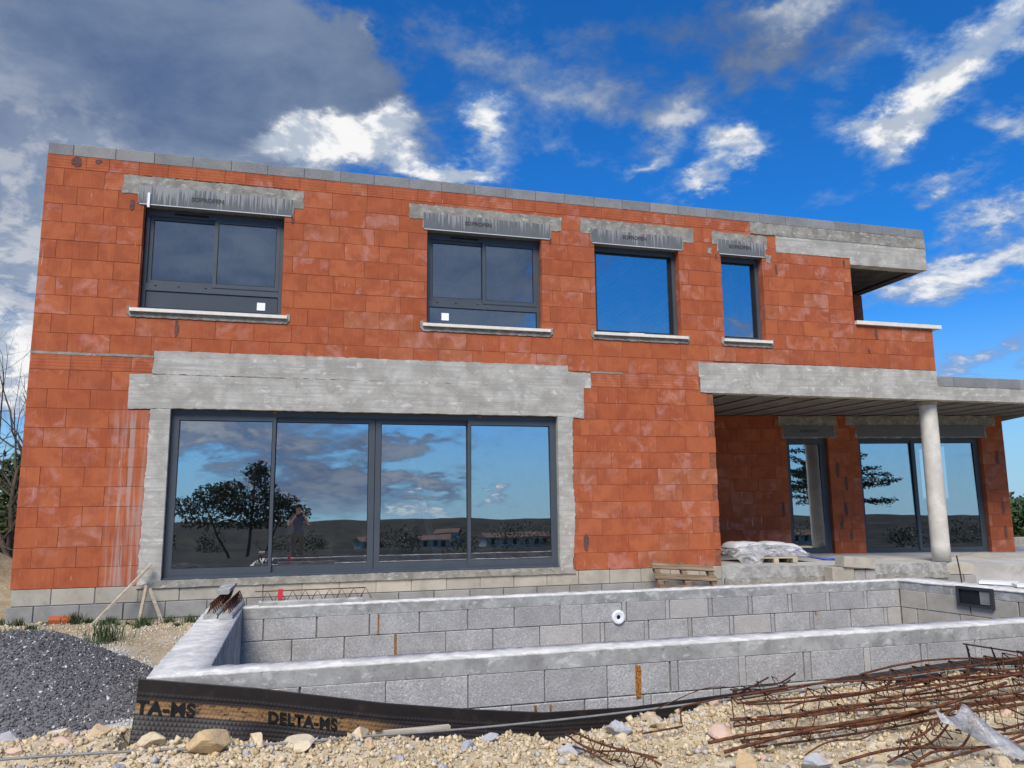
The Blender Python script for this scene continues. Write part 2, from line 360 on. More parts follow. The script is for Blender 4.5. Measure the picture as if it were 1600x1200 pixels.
simple('skin', (0.50, 0.29, 0.21), 0.6, 0.06, 9); simple('shirt', (0.10, 0.11, 0.15), 0.9, 0.15, 9); simple('trousers', (0.11, 0.10, 0.09), 0.9, 0.15, 9); simple('hair', (0.04, 0.025, 0.018), 0.7, 0.2, 30)
simple('render_wall', (0.42, 0.37, 0.30), 0.9, 0.1, 1.0); simple('roof_tile', (0.15, 0.085, 0.06), 0.9, 0.25, 2.0)
def film():
    t = Tree('film'); p = t.pos()
    n = t.noise(p, 9, 5, 0.6, 0.6); t.put(t.b.inputs['Base Color'], t.mix(t.ss(n, 0.35, 0.7), (0.26, 0.265, 0.275), (0.56, 0.57, 0.59)))
    t.b.inputs['Roughness'].default_value = 0.28; t.b.inputs['Specular IOR Level'].default_value = 0.6
    t.put(t.b.inputs['Alpha'], t.ss(n, 0.3, 0.75, 0.35, 0.9)); t.bump(t.noise(p, 22, 5, 0.6, 0.8), 0.6, 0.02); M['film'] = t.m
    t = Tree('sack'); p = t.pos()
    n = t.ss(t.noise(t.stretch(p, (7.0, 7.0, 20.0)), 1.0, 4, 0.6, 0.8), 0.60, 0.63); m2 = t.ss(t.noise(p, 2.6, 2), 0.48, 0.56)
    t.bump(t.noise(p, 14, 4), 0.4, 0.02); M['sack'] = t.col(t.mix(t.math('MULTIPLY', n, m2), (0.50, 0.505, 0.52), (0.03, 0.05, 0.2)), 0.5, 0.4)
film()

# ------------------------------------------------------------------ mesh helpers
class MB:
    def __init__(s, T=None): s.v, s.f, s.T = [], [], T
    def add(s, vs, fs):
        k = len(s.v)
        if s.T is not None: vs = [tuple(s.T @ Vector(p)) for p in vs]
        s.v += [tuple(p) for p in vs]; s.f += [tuple(i+k for i in q) for q in fs]; return s
    def box(s, x0, x1, y0, y1, z0, z1):
        return s.add([(x0,y0,z0),(x1,y0,z0),(x1,y1,z0),(x0,y1,z0),(x0,y0,z1),(x1,y0,z1),(x1,y1,z1),(x0,y1,z1)],
                     [(0,3,2,1),(4,5,6,7),(0,1,5,4),(1,2,6,5),(2,3,7,6),(3,0,4,7)])
    def block(s, w, h, d, c=0.004):          # block with chamfered front edges, front at y=0
        return s.add([(0,c,0),(w,c,0),(w,c,h),(0,c,h),(c,0,c),(w-c,0,c),(w-c,0,h-c),(c,0,h-c),(0,d,0),(w,d,0),(w,d,h),(0,d,h)],
                     [(4,5,6,7),(0,1,5,4),(1,2,6,5),(2,3,7,6),(3,0,4,7),(0,8,9,1),(1,9,10,2),(2,10,11,3),(3,11,8,0),(8,11,10,9)])
    def prism(s, poly, y0, y1):              # poly in xz, extruded along y
        n = len(poly); a = [(x, y0, z) for x, z in poly]; b = [(x, y1, z) for x, z in poly]
        return s.add(a+b, [tuple(range(n)), tuple(range(2*n-1, n-1, -1))] + [(i, i+n, (i+1) % n+n, (i+1) % n) for i in range(n)])
    def hprism(s, poly, z0, z1):             # poly in xy, extruded along z; z may be lists
        n = len(poly); zz0 = z0 if hasattr(z0, '__len__') else [z0]*n; zz1 = z1 if hasattr(z1, '__len__') else [z1]*n
        a = [(x, y, z) for (x, y), z in zip(poly, zz0)]; b = [(x, y, z) for (x, y), z in zip(poly, zz1)]
        return s.add(a+b, [tuple(range(n-1, -1, -1)), tuple(range(n, 2*n))] + [(i, (i+1) % n, (i+1) % n+n, i+n) for i in range(n)])
    def tube(s, pts, r, n=6, cap=True):
        pts = [Vector(p) for p in pts]; rr = r if hasattr(r, '__len__') else [r]*len(pts); ring = []; vs = []
        for i, p in enumerate(pts):
            d = (pts[min(i+1, len(pts)-1)]-pts[max(i-1, 0)]).normalized()
            a = d.cross(Vector((0, 0, 1)) if abs(d.z) < 0.9 else Vector((1, 0, 0))).normalized(); b = d.cross(a)
            vs += [p+(a*math.cos(2*math.pi*k/n)+b*math.sin(2*math.pi*k/n))*rr[i] for k in range(n)]
        fs = [(i*n+k, i*n+(k+1) % n, (i+1)*n+(k+1) % n, (i+1)*n+k) for i in range(len(pts)-1) for k in range(n)]
        if cap: fs += [tuple(range(n-1, -1, -1)), tuple(range((len(pts)-1)*n, len(pts)*n))]
        return s.add(vs, fs)
    def bar(s, a, b, w, h):                  # square timber from a to b
        a, b = Vector(a), Vector(b); d = (b-a).normalized(); u = d.cross(Vector((0, 0, 1)))
        u = u.normalized() if u.length > 1e-3 else Vector((1, 0, 0)); v = u.cross(d).normalized()
        c = [(-w/2, -h/2), (w/2, -h/2), (w/2, h/2), (-w/2, h/2)]
        vs = [a+u*x+v*y for x, y in c]+[b+u*x+v*y for x, y in c]
        return s.add(vs, [(0,3,2,1),(4,5,6,7),(0,1,5,4),(1,2,6,5),(2,3,7,6),(3,0,4,7)])
    def mesh(s, name, m, smooth=False):
        me = bpy.data.meshes.new(name); me.from_pydata(s.v, [], s.f); me.materials.append(M[m])
        if smooth: me.polygons.foreach_set('use_smooth', [True]*len(me.polygons))
        bm = bmesh.new(); bm.from_mesh(me); bmesh.ops.recalc_face_normals(bm, faces=bm.faces); bm.to_mesh(me); bm.free()
        me.update(); return me
    def build(s, name, m, parent=None, smooth=False): return link(name, s.mesh(name, m, smooth), parent)
def link(name, data, parent=None, loc=None, rot=None):
    o = bpy.data.objects.new(name, data); COL.objects.link(o)
    if parent: o.parent = parent
    if loc: o.location = loc
    if rot: o.rotation_euler = rot
    return o
def tag(o, label, cat, group=None):
    o['label'] = label; o['category'] = cat
    if group: o['group'] = group
    return o
def empty(name, loc=(0, 0, 0), rz=0.0):
    o = link(name, None, None, loc, (0, 0, rz)); o.empty_display_size = 0.2; return o
def jag(poly, step=0.05, amp=0.008, seed=0, straight=()):   # roughen a polygon's outline
    rnd = random.Random(seed); out = []
    for i, (x, z) in enumerate(poly):
        x2, z2 = poly[(i+1) % len(poly)]; n = max(1, int(math.hypot(x2-x, z2-z)/step))
        if i in straight or (i-1) % len(poly) in straight: out.append((x, z)); n = 1
        else: out.append((x+rnd.uniform(-amp, amp), z+rnd.uniform(-amp, amp)))
        if i in straight: continue
        n = max(1, int(math.hypot(x2-x, z2-z)/step))
        for k in range(1, n):
            t = k/n; out.append((x+(x2-x)*t+rnd.uniform(-amp, amp), z+(z2-z)*t+rnd.uniform(-amp, amp)))
    return out
_tc = 0
def text_mesh(s, size, xf, mname, name='lettering', parent=None, bold=0.0, spacing=1.0):
    cu = bpy.data.curves.new('t', 'FONT'); cu.body = s; cu.size = size; cu.align_x = 'CENTER'; cu.align_y = 'CENTER'; cu.offset = bold; cu.space_character = spacing
    ob = bpy.data.objects.new('t', cu); COL.objects.link(ob); dg = bpy.context.evaluated_depsgraph_get()
    me = bpy.data.meshes.new_from_object(ob.evaluated_get(dg)); bpy.data.objects.remove(ob); bpy.data.curves.remove(cu)
    for v in me.vertices: v.co = xf(v.co)
    me.materials.clear(); me.materials.append(M[mname]); me.name = name
    return link(name, me, parent)

# ------------------------------------------------------------------ the house under construction
house = tag(empty('house'), 'two-storey unfinished house of red clay blocks with concrete beams and grey windows', 'house')
rnd = random.Random(7)
WANG = R(-11.3845)
TW = Matrix.Translation((11.512, 3.04, 0)) @ Matrix.Rotation(WANG, 4, 'Z')     # terrace back wall frame
bricks = []                                  # (score, x, z, w, h, frame, kind)
def overlap(x0, x1, z0, z1, o): return max(0, min(x1, o[1])-max(x0, o[0]))*max(0, min(z1, o[3])-max(z0, o[2]))
def cut(rect, holes):
    todo = [rect]
    for h in holes:
        nxt = []
        for x0, x1, z0, z1 in todo:
            if overlap(x0, x1, z0, z1, h) < 1e-6: nxt.append((x0, x1, z0, z1)); continue
            if x0 < h[0]: nxt.append((x0, h[0], z0, z1))
            if x1 > h[1]: nxt.append((h[1], x1, z0, z1))
            a, b = max(x0, h[0]), min(x1, h[1])
            if z0 < h[2]: nxt.append((a, b, z0, h[2]))
            if z1 > h[3]: nxt.append((a, b, h[3], z1))
        todo = nxt
    return [q for q in todo if q[1]-q[0] > 0.02 and q[3]-q[2] > 0.02]
def lay(x0, x1, z0, nrow, rh, bw, holes, covers, frame='F', kind='clay', starts=(0.48, 0.22), end_half=True):
    for k in range(nrow):
        za, zb = z0+k*rh, z0+(k+1)*rh; x = x0; w = starts[k % 2]+rnd.uniform(-0.02, 0.02)
        while x < x1-0.01:
            xe = min(x+w, x1)
            if x1-xe < 0.09: xe = x1
            for q in cut((x, xe, za, zb), holes):
                if any(overlap(*q, c) > 0.93*(q[1]-q[0])*(q[3]-q[2]) for c in covers): continue
                vis = (q[1]-q[0])*(q[3]-q[2]) - sum(overlap(*q, c) for c in covers)
                p = Vector(((q[0]+q[1])/2, 0, (q[2]+q[3])/2)); p = TW @ p if frame == 'W' else p
                bricks.append((vis/(p-CAM).length_squared, *q, frame, kind))
            x = xe; w = bw if rnd.random() > 0.05 else bw*rnd.choice((0.6, 0.75))
OPEN_G = [(1.70, 7.11, 0.05, 2.285)]
OPEN_U = [(1.22, 3.055, 3.62, 5.09), (5.11, 6.895, 3.61, 5.08), (7.775, 9.245, 3.605, 5.08), (10.02, 10.80, 3.615, 5.08), (12.56, 15.0, 3.985, 6.0)]
COV_G = [(1.44, 1.70, -0.1, 2.3), (7.10, 7.34, -0.1, 2.3), (1.18, 7.53, 2.26, 2.76)]
COV_U = [(1.46, 7.28, 2.9, 3.05), (9.51, 15, 2.9, 3.23), (0.94, 3.31, 5.235, 5.47), (1.15, 3.16, 5.06, 5.3), (4.835, 7.225, 5.21, 5.44), (5.05, 7.04, 5.06, 5.3),
         (7.54, 9.525, 5.21, 5.455), (7.73, 9.32, 5.06, 5.3), (9.87, 10.91, 5.2, 5.44), (9.98, 10.86, 5.06, 5.3), (11.09, 15, 5.17, 5.6), (10.62, 15, 5.46, 5.7)]
lay(0, 9.757, 0.0, 11, 0.25, 0.5, [(1.58, 7.22, 0.0, 2.32)], COV_G)
lay(0, 14.19, 2.985, 10, 0.25, 0.5, OPEN_U, COV_U, starts=(0.40, 0.21))
lay(0, 1.455, 2.75, 1, 0.205, 0.36, [], [], kind='clay_tile'); lay(7.66, 9.505, 2.75, 1, 0.235, 0.45, [], [], kind='clay_tile')
lay(0, 10.61, 5.485, 1, 0.183, 0.37, [], [], kind='clay_tile')
OPEN_W = [(1.48, 2.36, -0.11, 2.26), (3.01, 5.66, -0.11, 2.265)]
COV_W = [(1.34, 2.57, 2.50, 2.71), (1.45, 2.51, 2.26, 2.5), (2.77, 6.0, 2.5, 2.71), (2.99, 5.74, 2.26, 2.5)]
lay(-1.75, 6.155, -0.10, 11, 0.255, 0.5, OPEN_W, COV_W, 'W')
bricks.sort(key=lambda b: -b[0])
cache = {}
rest = {}
n_obj = {'clay': 0, 'clay_tile': 0}
for sc_, x0, x1, z0, z1, frame, kind in bricks:
    w, h = round(x1-x0-0.0035, 3), round(z1-z0-0.0035, 4)
    if w < 0.02 or h < 0.02: continue
    dy = rnd.uniform(-0.0025, 0.0025); tilt = rnd.uniform(-0.0025, 0.0025)
    if frame == 'F' and x1 > 9.74 and z1 < 2.8 and int(round(z0/0.25)) % 2 == 0 and kind == 'clay':   # toothed corner: short block, set back end piece
        w = round(w-0.12, 2)
        mb = rest.setdefault('clay', MB()); mb.T = Matrix.Translation((9.757-0.117, 0.022, z0+0.0025)); mb.block(0.115, h, 0.15); mb.T = None
    if n_obj[kind] < (300 if kind == 'clay' else 80):
        n_obj[kind] += 1
        key = (w, h, kind)
        if key not in cache: cache[key] = MB().block(w, h, 0.19, 0.0022).mesh('brick', kind)
        p = Vector((x0+0.0025, dy, z0+0.0025)); p = TW @ p if frame == 'W' else p
        link('brick' if kind == 'clay' else 'clay_tile', cache[key], house, p, (0, tilt, WANG if frame == 'W' else 0))
    else:
        mb = rest.setdefault(kind, MB())
        mb.T = (TW if frame == 'W' else Matrix()) @ Matrix.Translation((x0+0.0025, dy, z0+0.0025)); mb.block(w, h, 0.19, 0.0022); mb.T = None
for kind, mb in rest.items():
    o = mb.build('further_bricks', kind, house); o['kind'] = 'stuff'; o['label'] = 'smaller and shaded red clay blocks of the walls'
# solid core behind the joints
def core(name, regions, holes, y0, y1, m, T=None):
    mb = MB(T)
    for X0, X1, Z0, Z1 in regions:
        xs = sorted({X0, X1, *[min(max(v, X0), X1) for h in holes for v in h[:2]]}); zs = sorted({Z0, Z1, *[min(max(v, Z0), Z1) for h in holes for v in h[2:]]})
        for a, b in zip(xs, xs[1:]):
            for c, d in zip(zs, zs[1:]):
                if b-a > 1e-4 and d-c > 1e-4 and not any(h[0] < (a+b)/2 < h[1] and h[2] < (c+d)/2 < h[3] for h in holes): mb.box(a, b, y0, y1, c, d)
    return mb.build(name, m, house)
g = 0.004
grow = lambda hs: [(a-g, b+g, c-g, d+g) for a, b, c, d in hs]
core('wall_core', [(0.004, 9.75, 0.0, 2.985), (0.004, 14.186, 2.985, 5.66)], grow([(1.58, 7.22, 0.0, 2.32)]+OPEN_U), 0.008, 0.186, 'clay_joint')
core('wall_core', [(-1.75, 6.15, -0.1, 2.71)], grow(OPEN_W), 0.008, 0.186, 'clay_joint', TW)
# parapet blocks, roof blocks of the terrace
def course(name, x0, x1, z0, z1, bw, m, y=0.0, d=0.19, T=None, parent=None, filler=0.0, start=None, gap=0.008, along=None):
    x = x0; w = start or bw
    while x < x1-0.02:
        xe = min(x+w, x1); ww = round(xe-x-gap, 2); key = (name, ww, round(z1-z0, 3), m, d)
        if key not in cache: cache[key] = MB().block(max(ww, 0.02), z1-z0-0.005, d, 0.005).mesh(name, m)
        p = Vector((x+gap/2, y+rnd.uniform(-0.003, 0.003), z0+0.0025)); rz = 0
        if along: p = along @ p; rz = along.to_euler().z
        link(name, cache[key], parent or house, p, (0, 0, rz))
        x = xe; w = filler if (filler and w != filler) else bw*rnd.uniform(0.97, 1.03)
course('concrete_block', 0.0, 14.19, 5.668, 5.835, 0.5, 'roof_block', start=0.31)
course('concrete_block', 14.195, 17.5, 2.955, 3.14, 0.5, 'roof_block', start=0.36)
MB().box(0.01, 14.18, 0.012, 0.18, 5.66, 5.825).box(14.2, 17.49, 0.012, 0.18, 2.95, 3.13).build('block_core', 'joint', house)
# plinth courses
course('plinth_block', 0.02, 9.76, -0.203, -0.002, 0.5, 'plinth_block', y=0.002, start=0.44)
course('plinth_block', -0.02, 9.76, -0.408, -0.206, 0.5, 'plinth_low', y=-0.012, start=0.3)
course('plinth_block', -0.02, 9.76, -0.62, -0.411, 0.5, 'plinth_low', y=-0.014, start=0.5)
MB().box(0.03, 9.75, 0.014, 0.18, -0.62, -0.002).build('plinth_core', 'joint', house)
# cast concrete: door lintel beam, jambs, belts
def patch(name, poly, m, y0=-0.006, y1=0.188, step=0.05, amp=0.006, seed=0, straight=()):
    return MB().prism(jag(poly, step, amp, seed, straight), y0, y1).build(name, m, house)
patch('lintel_beam', [(1.455, 2.738), (7.66, 2.728), (7.655, 2.962), (7.30, 2.968), (7.285, 3.062), (1.463, 3.05)], 'cast', -0.005, amp=0.007, seed=1)
patch('lintel_beam', [(1.183, 2.262), (1.7, 2.282), (7.11, 2.285), (7.53, 2.256), (7.535, 2.733), (1.183, 2.727)], 'cast', -0.012, amp=0.004, seed=2)
patch('door_jamb', [(1.425, -0.03), (1.702, -0.03), (1.702, 2.28), (1.455, 2.27)], 'cast', -0.008, step=0.04, amp=0.011, seed=3, straight=(1,))
patch('door_jamb', [(7.107, 0.0), (7.30, 0.0), (7.36, 0.9), (7.33, 1.3), (7.35, 2.27), (7.107, 2.285)], 'cast', -0.008, step=0.04, amp=0.010, seed=4, straight=(5,))
patch('threshold', [(1.42, -0.035), (7.35, -0.035), (7.33, 0.02), (7.10, 0.055), (1.69, 0.055), (1.43, 0.0)], 'mortar', -0.02, 0.186, amp=0.004, seed=5)
patch('mortar_bed', [(0.0, 2.953), (1.46, 2.953), (1.46, 2.986), (0.0, 2.988)], 'mortar', -0.004, amp=0.003, seed=6)
patch('mortar_bed', [(7.66, 2.962), (8.2, 2.962), (8.2, 2.988), (7.66, 2.99)], 'mortar', -0.004, amp=0.004, seed=6)
patch('balcony_beam', [(9.515, 2.965), (14.19, 2.958), (14.19, 3.226), (12.0, 3.232), (9.505, 3.205)], 'cast', -0.006, amp=0.005, seed=7)
patch('balcony_beam', [(9.53, 2.715), (17.5, 2.712), (17.5, 2.952), (14.19, 2.950), (14.19, 2.965), (9.53, 2.97)], 'cast', -0.011, amp=0.004, seed=8)
patch('roof_beam', [(10.605, 5.462), (14.19, 5.472), (14.19, 5.664), (10.6, 5.664)], 'mortar', -0.012, step=0.04, amp=0.006, seed=9)
patch('roof_beam', [(11.085, 5.168), (12.556, 5.178), (12.562, 5.066), (14.192, 5.072), (14.192, 5.47), (11.085, 5.47)], 'cast', -0.006, amp=0.004, seed=10)
# upper windows: lintels, mortar, sills
def lintel(x0, x1, mx0, mx1, zb, zt, mt, text_x, seed):
    patch('lintel_mortar', [(mx0, 5.21), (x0-0.01, 5.22), (x0-0.015, zb+0.02), (x1+0.015, zb+0.01), (x1+0.02, 5.2), (mx1, 5.21), (mx1+0.005, mt-0.008), (mx0+0.005, mt)], 'mortar', -0.006, step=0.04, amp=0.010, seed=seed)
    l = MB().prism(jag([(x0, zb), (x1, zb), (x1, zt-0.02), (x0, zt)], 0.04, 0.006, seed), -0.011, 0.17).build('lintel', 'lintel', house)
    MB().box(x0+0.01, x1-0.01, -0.0135, 0.0, zb-0.004, zb+0.005).build('lintel_edge', 'alu_bright', l)
    text_mesh('SOPROFEN', 0.082, lambda c: Vector((text_x+c.x, -0.0135, 5.195+c.y)), 'print_black', 'lettering', l, 0.0035, 1.05)
lintel(1.15, 3.16, 0.94, 3.31, 5.075, 5.345, 5.477, 2.03, 21)
lintel(5.05, 7.04, 4.835, 7.225, 5.058, 5.315, 5.44, 5.89, 22)
lintel(7.73, 9.315, 7.54, 9.528, 5.062, 5.30, 5.457, 8.47, 23)
lintel(9.98, 10.86, 9.87, 10.912, 5.058, 5.315, 5.44, 10.39, 24)
for a, b in ((1.13, 3.14), (5.05, 7.01), (7.72, 9.335), (9.985, 10.88)):
    s_ = MB().add([(a, -0.055, 3.568), (b, -0.055, 3.568), (b, 0.19, 3.575), (a, 0.19, 3.575), (a, -0.055, 3.612), (b, -0.055, 3.612), (b, 0.19, 3.628), (a, 0.19, 3.628)],
                  [(0,3,2,1),(4,5,6,7),(0,1,5,4),(1,2,6,5),(2,3,7,6),(3,0,4,7)]).build('window_sill', 'sill_stone', house)
    MB().prism(jag([(a-0.035, 3.545), (a+0.01, 3.50), (b-0.01, 3.497), (b+0.045, 3.55), (b+0.045, 3.635), (b-0.005, 3.645), (b-0.012, 3.566), (a+0.012, 3.566), (a+0.005, 3.65), (a-0.04, 3.64)], 0.04, 0.006, int(a*9)), -0.014, 0.15).build('sill_mortar', 'mortar', s_)
MB().box(1.262, 1.292, -0.035, -0.015, 5.03, 5.235).build('bracket', 'white_plastic', house)
MB().box(8.37, 8.62, 0.07, 0.10, 3.628, 3.65).build('spacer', 'white_plastic', house)
# windows
def frame_boxes(mb, x0, x1, z0, z1, y0, y1, l, r, b, t):
    return mb.box(x0, x0+l, y0, y1, z0, z1).box(x1-r, x1, y0, y1, z0, z1).box(x0+l, x1-r, y0, y1, z0, z0+b).box(x0+l, x1-r, y0, y1, z1-t, z1)
LEAN = math.tan(R(0.8))                      # the ground-floor panes lean back a little
def pane(parent, x0, x1, z0, z1, y, T=None, m=None):
    m = m or ('pane_glass' if z1 < 3 else 'pane_upper'); mb = MB(T); k = (z1-z0)*LEAN*0.5 if z1 < 3 else 0.0
    return mb.add([(x0, y-k, z0), (x1, y-k, z0), (x1, y-k+.008, z0), (x0, y-k+.008, z0), (x0, y+k, z1), (x1, y+k, z1), (x1, y+k+.008, z1), (x0, y+k+.008, z1)], [(0,3,2,1),(4,5,6,7),(0,1,5,4),(1,2,6,5),(2,3,7,6),(3,0,4,7)]).build('pane', m, parent)
def sash(parent, x0, x1, z0, z1, y, T=None, l=0.05, r=0.05, b=0.055, t=0.05):
    s_ = frame_boxes(MB(T), x0, x1, z0, z1, y, y+0.035, l, r, b, t).build('sash', 'alu_frame', parent)
    frame_boxes(MB(T), x0+l, x1-r, z0+b, z1-t, y+0.006, y+0.03, 0.008, 0.008, 0.008, 0.008).build('seal', 'seal', parent)
    pane(parent, x0+l+0.004, x1-r-0.004, z0+b+0.004, z1-t-0.004, y+0.014, T); return s_
Y1 = 0.135
for (x0, x1, z0, z1), glassy, note in ((OPEN_U[0], False, 2.78), (OPEN_U[1], True, 5.41)):
    x0 += 0.012; x1 -= 0.004; z1 -= 0.004; zt = 3.965; xm = x0+(x1-x0)*0.505
    w_ = frame_boxes(MB(), x0, x1, z0+0.006, z1, Y1, Y1+0.07, 0.045, 0.045, 0.04, 0.11).box(x0+0.045, x1-0.045, Y1+0.002, Y1+0.07, zt-0.055, zt+0.045).build('window', 'alu_frame', house)
    sash(w_, x0+0.045, xm+0.03, zt+0.045, z1-0.11, Y1+0.034); sash(w_, xm-0.03, x1-0.045, zt+0.03, z1-0.10, Y1-0.006)
    MB().box(x0+0.36, x0+0.80, Y1-0.008, Y1, z1-0.085, z1-0.06).build('air_vent', 'seal', w_)
    for k in (0.1, 0.42, 0.8): MB().box(x0+0.06+k*(xm-x0), x0+0.09+k*(xm-x0), Y1-0.004, Y1+0.002, zt+0.012, zt+0.02).build('drain_slot', 'seal', w_)
    frame_boxes(MB(), x0+0.045, x1-0.045, z0+0.046, zt-0.055, Y1+0.01, Y1+0.03, 0.009, 0.009, 0.009, 0.009).build('seal', 'seal', w_)
    if glassy: pane(w_, x0+0.05, x1-0.05, z0+0.05, zt-0.06, Y1+0.02)
    else: MB().box(x0+0.05, x1-0.05, Y1+0.016, Y1+0.05, z0+0.05, zt-0.06).build('lower_panel', 'alu_panel', w_)
    MB().box(note-0.055, note+0.055, Y1+0.008, Y1+0.0125, 3.71, 3.82).build('sticker', 'paper', w_)
for x0, x1, z0, z1 in OPEN_U[2:4]:
    w_ = frame_boxes(MB(), x0+0.004, x1-0.004, z0+0.004, z1-0.004, Y1, Y1+0.07, 0.06, 0.06, 0.06, 0.10).build('window', 'alu_frame', house)
    frame_boxes(MB(), x0+0.064, x1-0.064, z0+0.064, z1-0.104, Y1+0.022, Y1+0.06, 0.02, 0.045, 0.02, 0.02).build('seal', 'seal', w_)
    pane(w_, x0+0.07, x1-0.09, z0+0.07, z1-0.11, Y1+0.05)
YS = 0.085
w_ = frame_boxes(MB(), 1.708, 7.105, 0.056, 2.278, YS, YS+0.11, 0.04, 0.04, 0.05, 0.075).box(1.70, 7.11, YS-0.05, YS+0.02, 0.057, 0.078).build('window', 'alu_frame', house)
w_['label'] = 'wide four-leaf sliding glass door'
for (a, b, y, l, r) in ((1.748, 3.045, YS-0.002, 0.06, 0.042), (3.0, 4.40, YS+0.045, 0.05, 0.085), (4.408, 5.79, YS+0.045, 0.08, 0.045), (5.745, 7.065, YS-0.002, 0.042, 0.06)):
    sash(w_, a, b, 0.106, 2.203, y, None, l, r, 0.085, 0.065)
for x_ in (5.9, 3.0, 5.95): MB().box(x_, x_+0.05, YS-0.012, YS-0.003, *((0.045, 0.06) if x_ == 5.95 else (2.245, 2.27))).build('wedge', 'foam_orange', w_)
def leaf(x0, x1, z0, z1, n):
    w_ = frame_boxes(MB(TW), x0+0.004, x1-0.004, z0+0.004, z1-0.004, 0.11, 0.18, 0.05, 0.055, 0.05, 0.06).build('window', 'alu_frame', house)
    if n == 1: sash(w_, x0+0.056, x1-0.06, z0+0.056, z1-0.066, 0.118, TW, 0.05, 0.07, 0.085, 0.06)
    else:
        xm = (x0+x1)/2-0.10
        sash(w_, x0+0.056, xm+0.045, z0+0.056, z1-0.066, 0.145, TW, 0.05, 0.05, 0.07, 0.05); sash(w_, xm-0.03, x1-0.06, z0+0.056, z1-0.066, 0.106, TW, 0.06, 0.06, 0.07, 0.05)
leaf(*OPEN_W[0], 1); leaf(*OPEN_W[1], 2)
# terrace lintels
def tlintel(x0, x1, mx0, mx1, txt, seed):
    MB(TW).prism(jag([(mx0, 2.52), (x0-0.01, 2.5), (x0-0.06, 2.25), (x1+0.05, 2.25), (x1+0.02, 2.5), (mx1, 2.5), (mx1, 2.70), (mx0, 2.70)], 0.05, 0.009, seed), -0.006, 0.18).build('lintel_mortar', 'mortar', house)
    l = MB(TW).prism([(x0, 2.275), (x1, 2.27), (x1, 2.50), (x0, 2.51)], -0.016, 0.17).build('lintel', 'lintel_clean', house)
    if txt: text_mesh('SOPROFEN', 0.075, lambda c: TW @ Vector((txt+c.x, -0.019, 2.39+c.y)), 'print_black', 'lettering', l, 0.003, 1.05)
tlintel(1.45, 2.51, 1.34, 2.575, 1.97, 31); tlintel(2.995, 5.74, 2.77, 6.0, None, 32)
# slurry smears brushed on the blocks
def smear(x, z, w, h, T=None, tilt=0.0):
    n = 14; pts = []
    for k in range(n):
        a = 2*math.pi*k/n; r = rnd.uniform(0.8, 1.15); u, v = w/2*math.cos(a)*r, h/2*math.sin(a)*r
        pts.append((x+u*math.cos(tilt)-v*math.sin(tilt), z+u*math.sin(tilt)+v*math.cos(tilt)))
    MB(T).prism(pts, -0.006, 0.006).build('slurry_smear', 'slurry', house)
for x, z, w, h, t in ((1.07, 5.05, .06, .15, -.15), (1.72, 3.36, .055, .24, 0), (.36, 5.585, .13, .14, 0), (7.52, .41, .08, .27, -.05), (11.06, 4.87, .05, .22, .1), (12.43, 5.07, .045, .15, 0), (12.98, 3.84, .06, .22, .05), (12.81, 3.53, .045, .08, .3), (3.17, 5.02, .04, .1, 0), (7.04, 5.03, .04, .1, 0), (9.93, 5.0, .03, .12, 0), (.62, 5.62, .09, .06, .3)): smear(x, z, w, h, None, t)
for x, z, w, h, t in ((2.525, 1.594, .07, .34, 0), (2.689, 1.308, .06, .30, 0), (2.648, .785, .08, .28, .1), (2.536, .526, .06, .26, -.1), (2.717, .285, .06, .24, 0), (1.338, .798, .07, .3, 0), (5.969, 1.84, .09, .30, 0), (5.992, .791, .06, .26, 0), (5.993, .305, .06, .28, 0)): smear(x, z, w, h, TW, t)
for x, z, w, h in ((9.82, 5.1, .07, .1), (10.92, 5.04, .09, .13)): MB().prism(jag([(x-w/2, z-h/2), (x+w/2, z-h/2), (x+w/2, z+h/2), (x-w/2, z+h/2)], 0.03, 0.012, 3), -0.005, 0.006).build('mortar_dab', 'mortar', house)
# right side: balcony in the upper corner
MB().box(12.57, 14.35, -0.05, 0.24, 3.988, 4.052).build('balcony_sill', 'sill_stone', house)
MB().box(13.96, 14.35, 0.245, 1.75, 3.988, 4.052).build('balcony_sill', 'sill_stone', house)
MB().box(13.99, 14.188, 0.19, 1.7, 3.0, 3.986).build('balcony_wall', 'interior_brick', house)
MB().box(13.99, 14.188, 0.19, 1.95, 5.068, 5.66).box(12.4, 13.985, 0.19, 2.1, 5.10, 5.40).build('balcony_soffit', 'shade_toned_soffit', house)
lay_p = MB().box(14.0, 14.22, 1.72, 1.93, 4.053, 4.30).box(14.003, 14.217, 1.723, 1.927, 4.305, 4.55).box(14.0, 14.22, 1.72, 1.93, 4.555, 4.80).box(14.003, 14.217, 1.723, 1.927, 4.805, 5.066).build('pillar', 'clay', house)
MB().box(12.2, 14.19, 0.19, 4.0, 2.99, 3.12).build('balcony_floor', 'slab_floor', house)
MB().box(12.562, 12.66, 0.19, 1.9, 3.12, 5.08).box(12.3, 12.66, 1.9, 4.0, 3.12, 5.4).box(12.66, 14.19, 3.8, 4.0, 3.12, 5.4).box(14.0, 14.19, 2.0, 3.8, 3.12, 5.4).build('inner_wall', 'interior_brick', house)
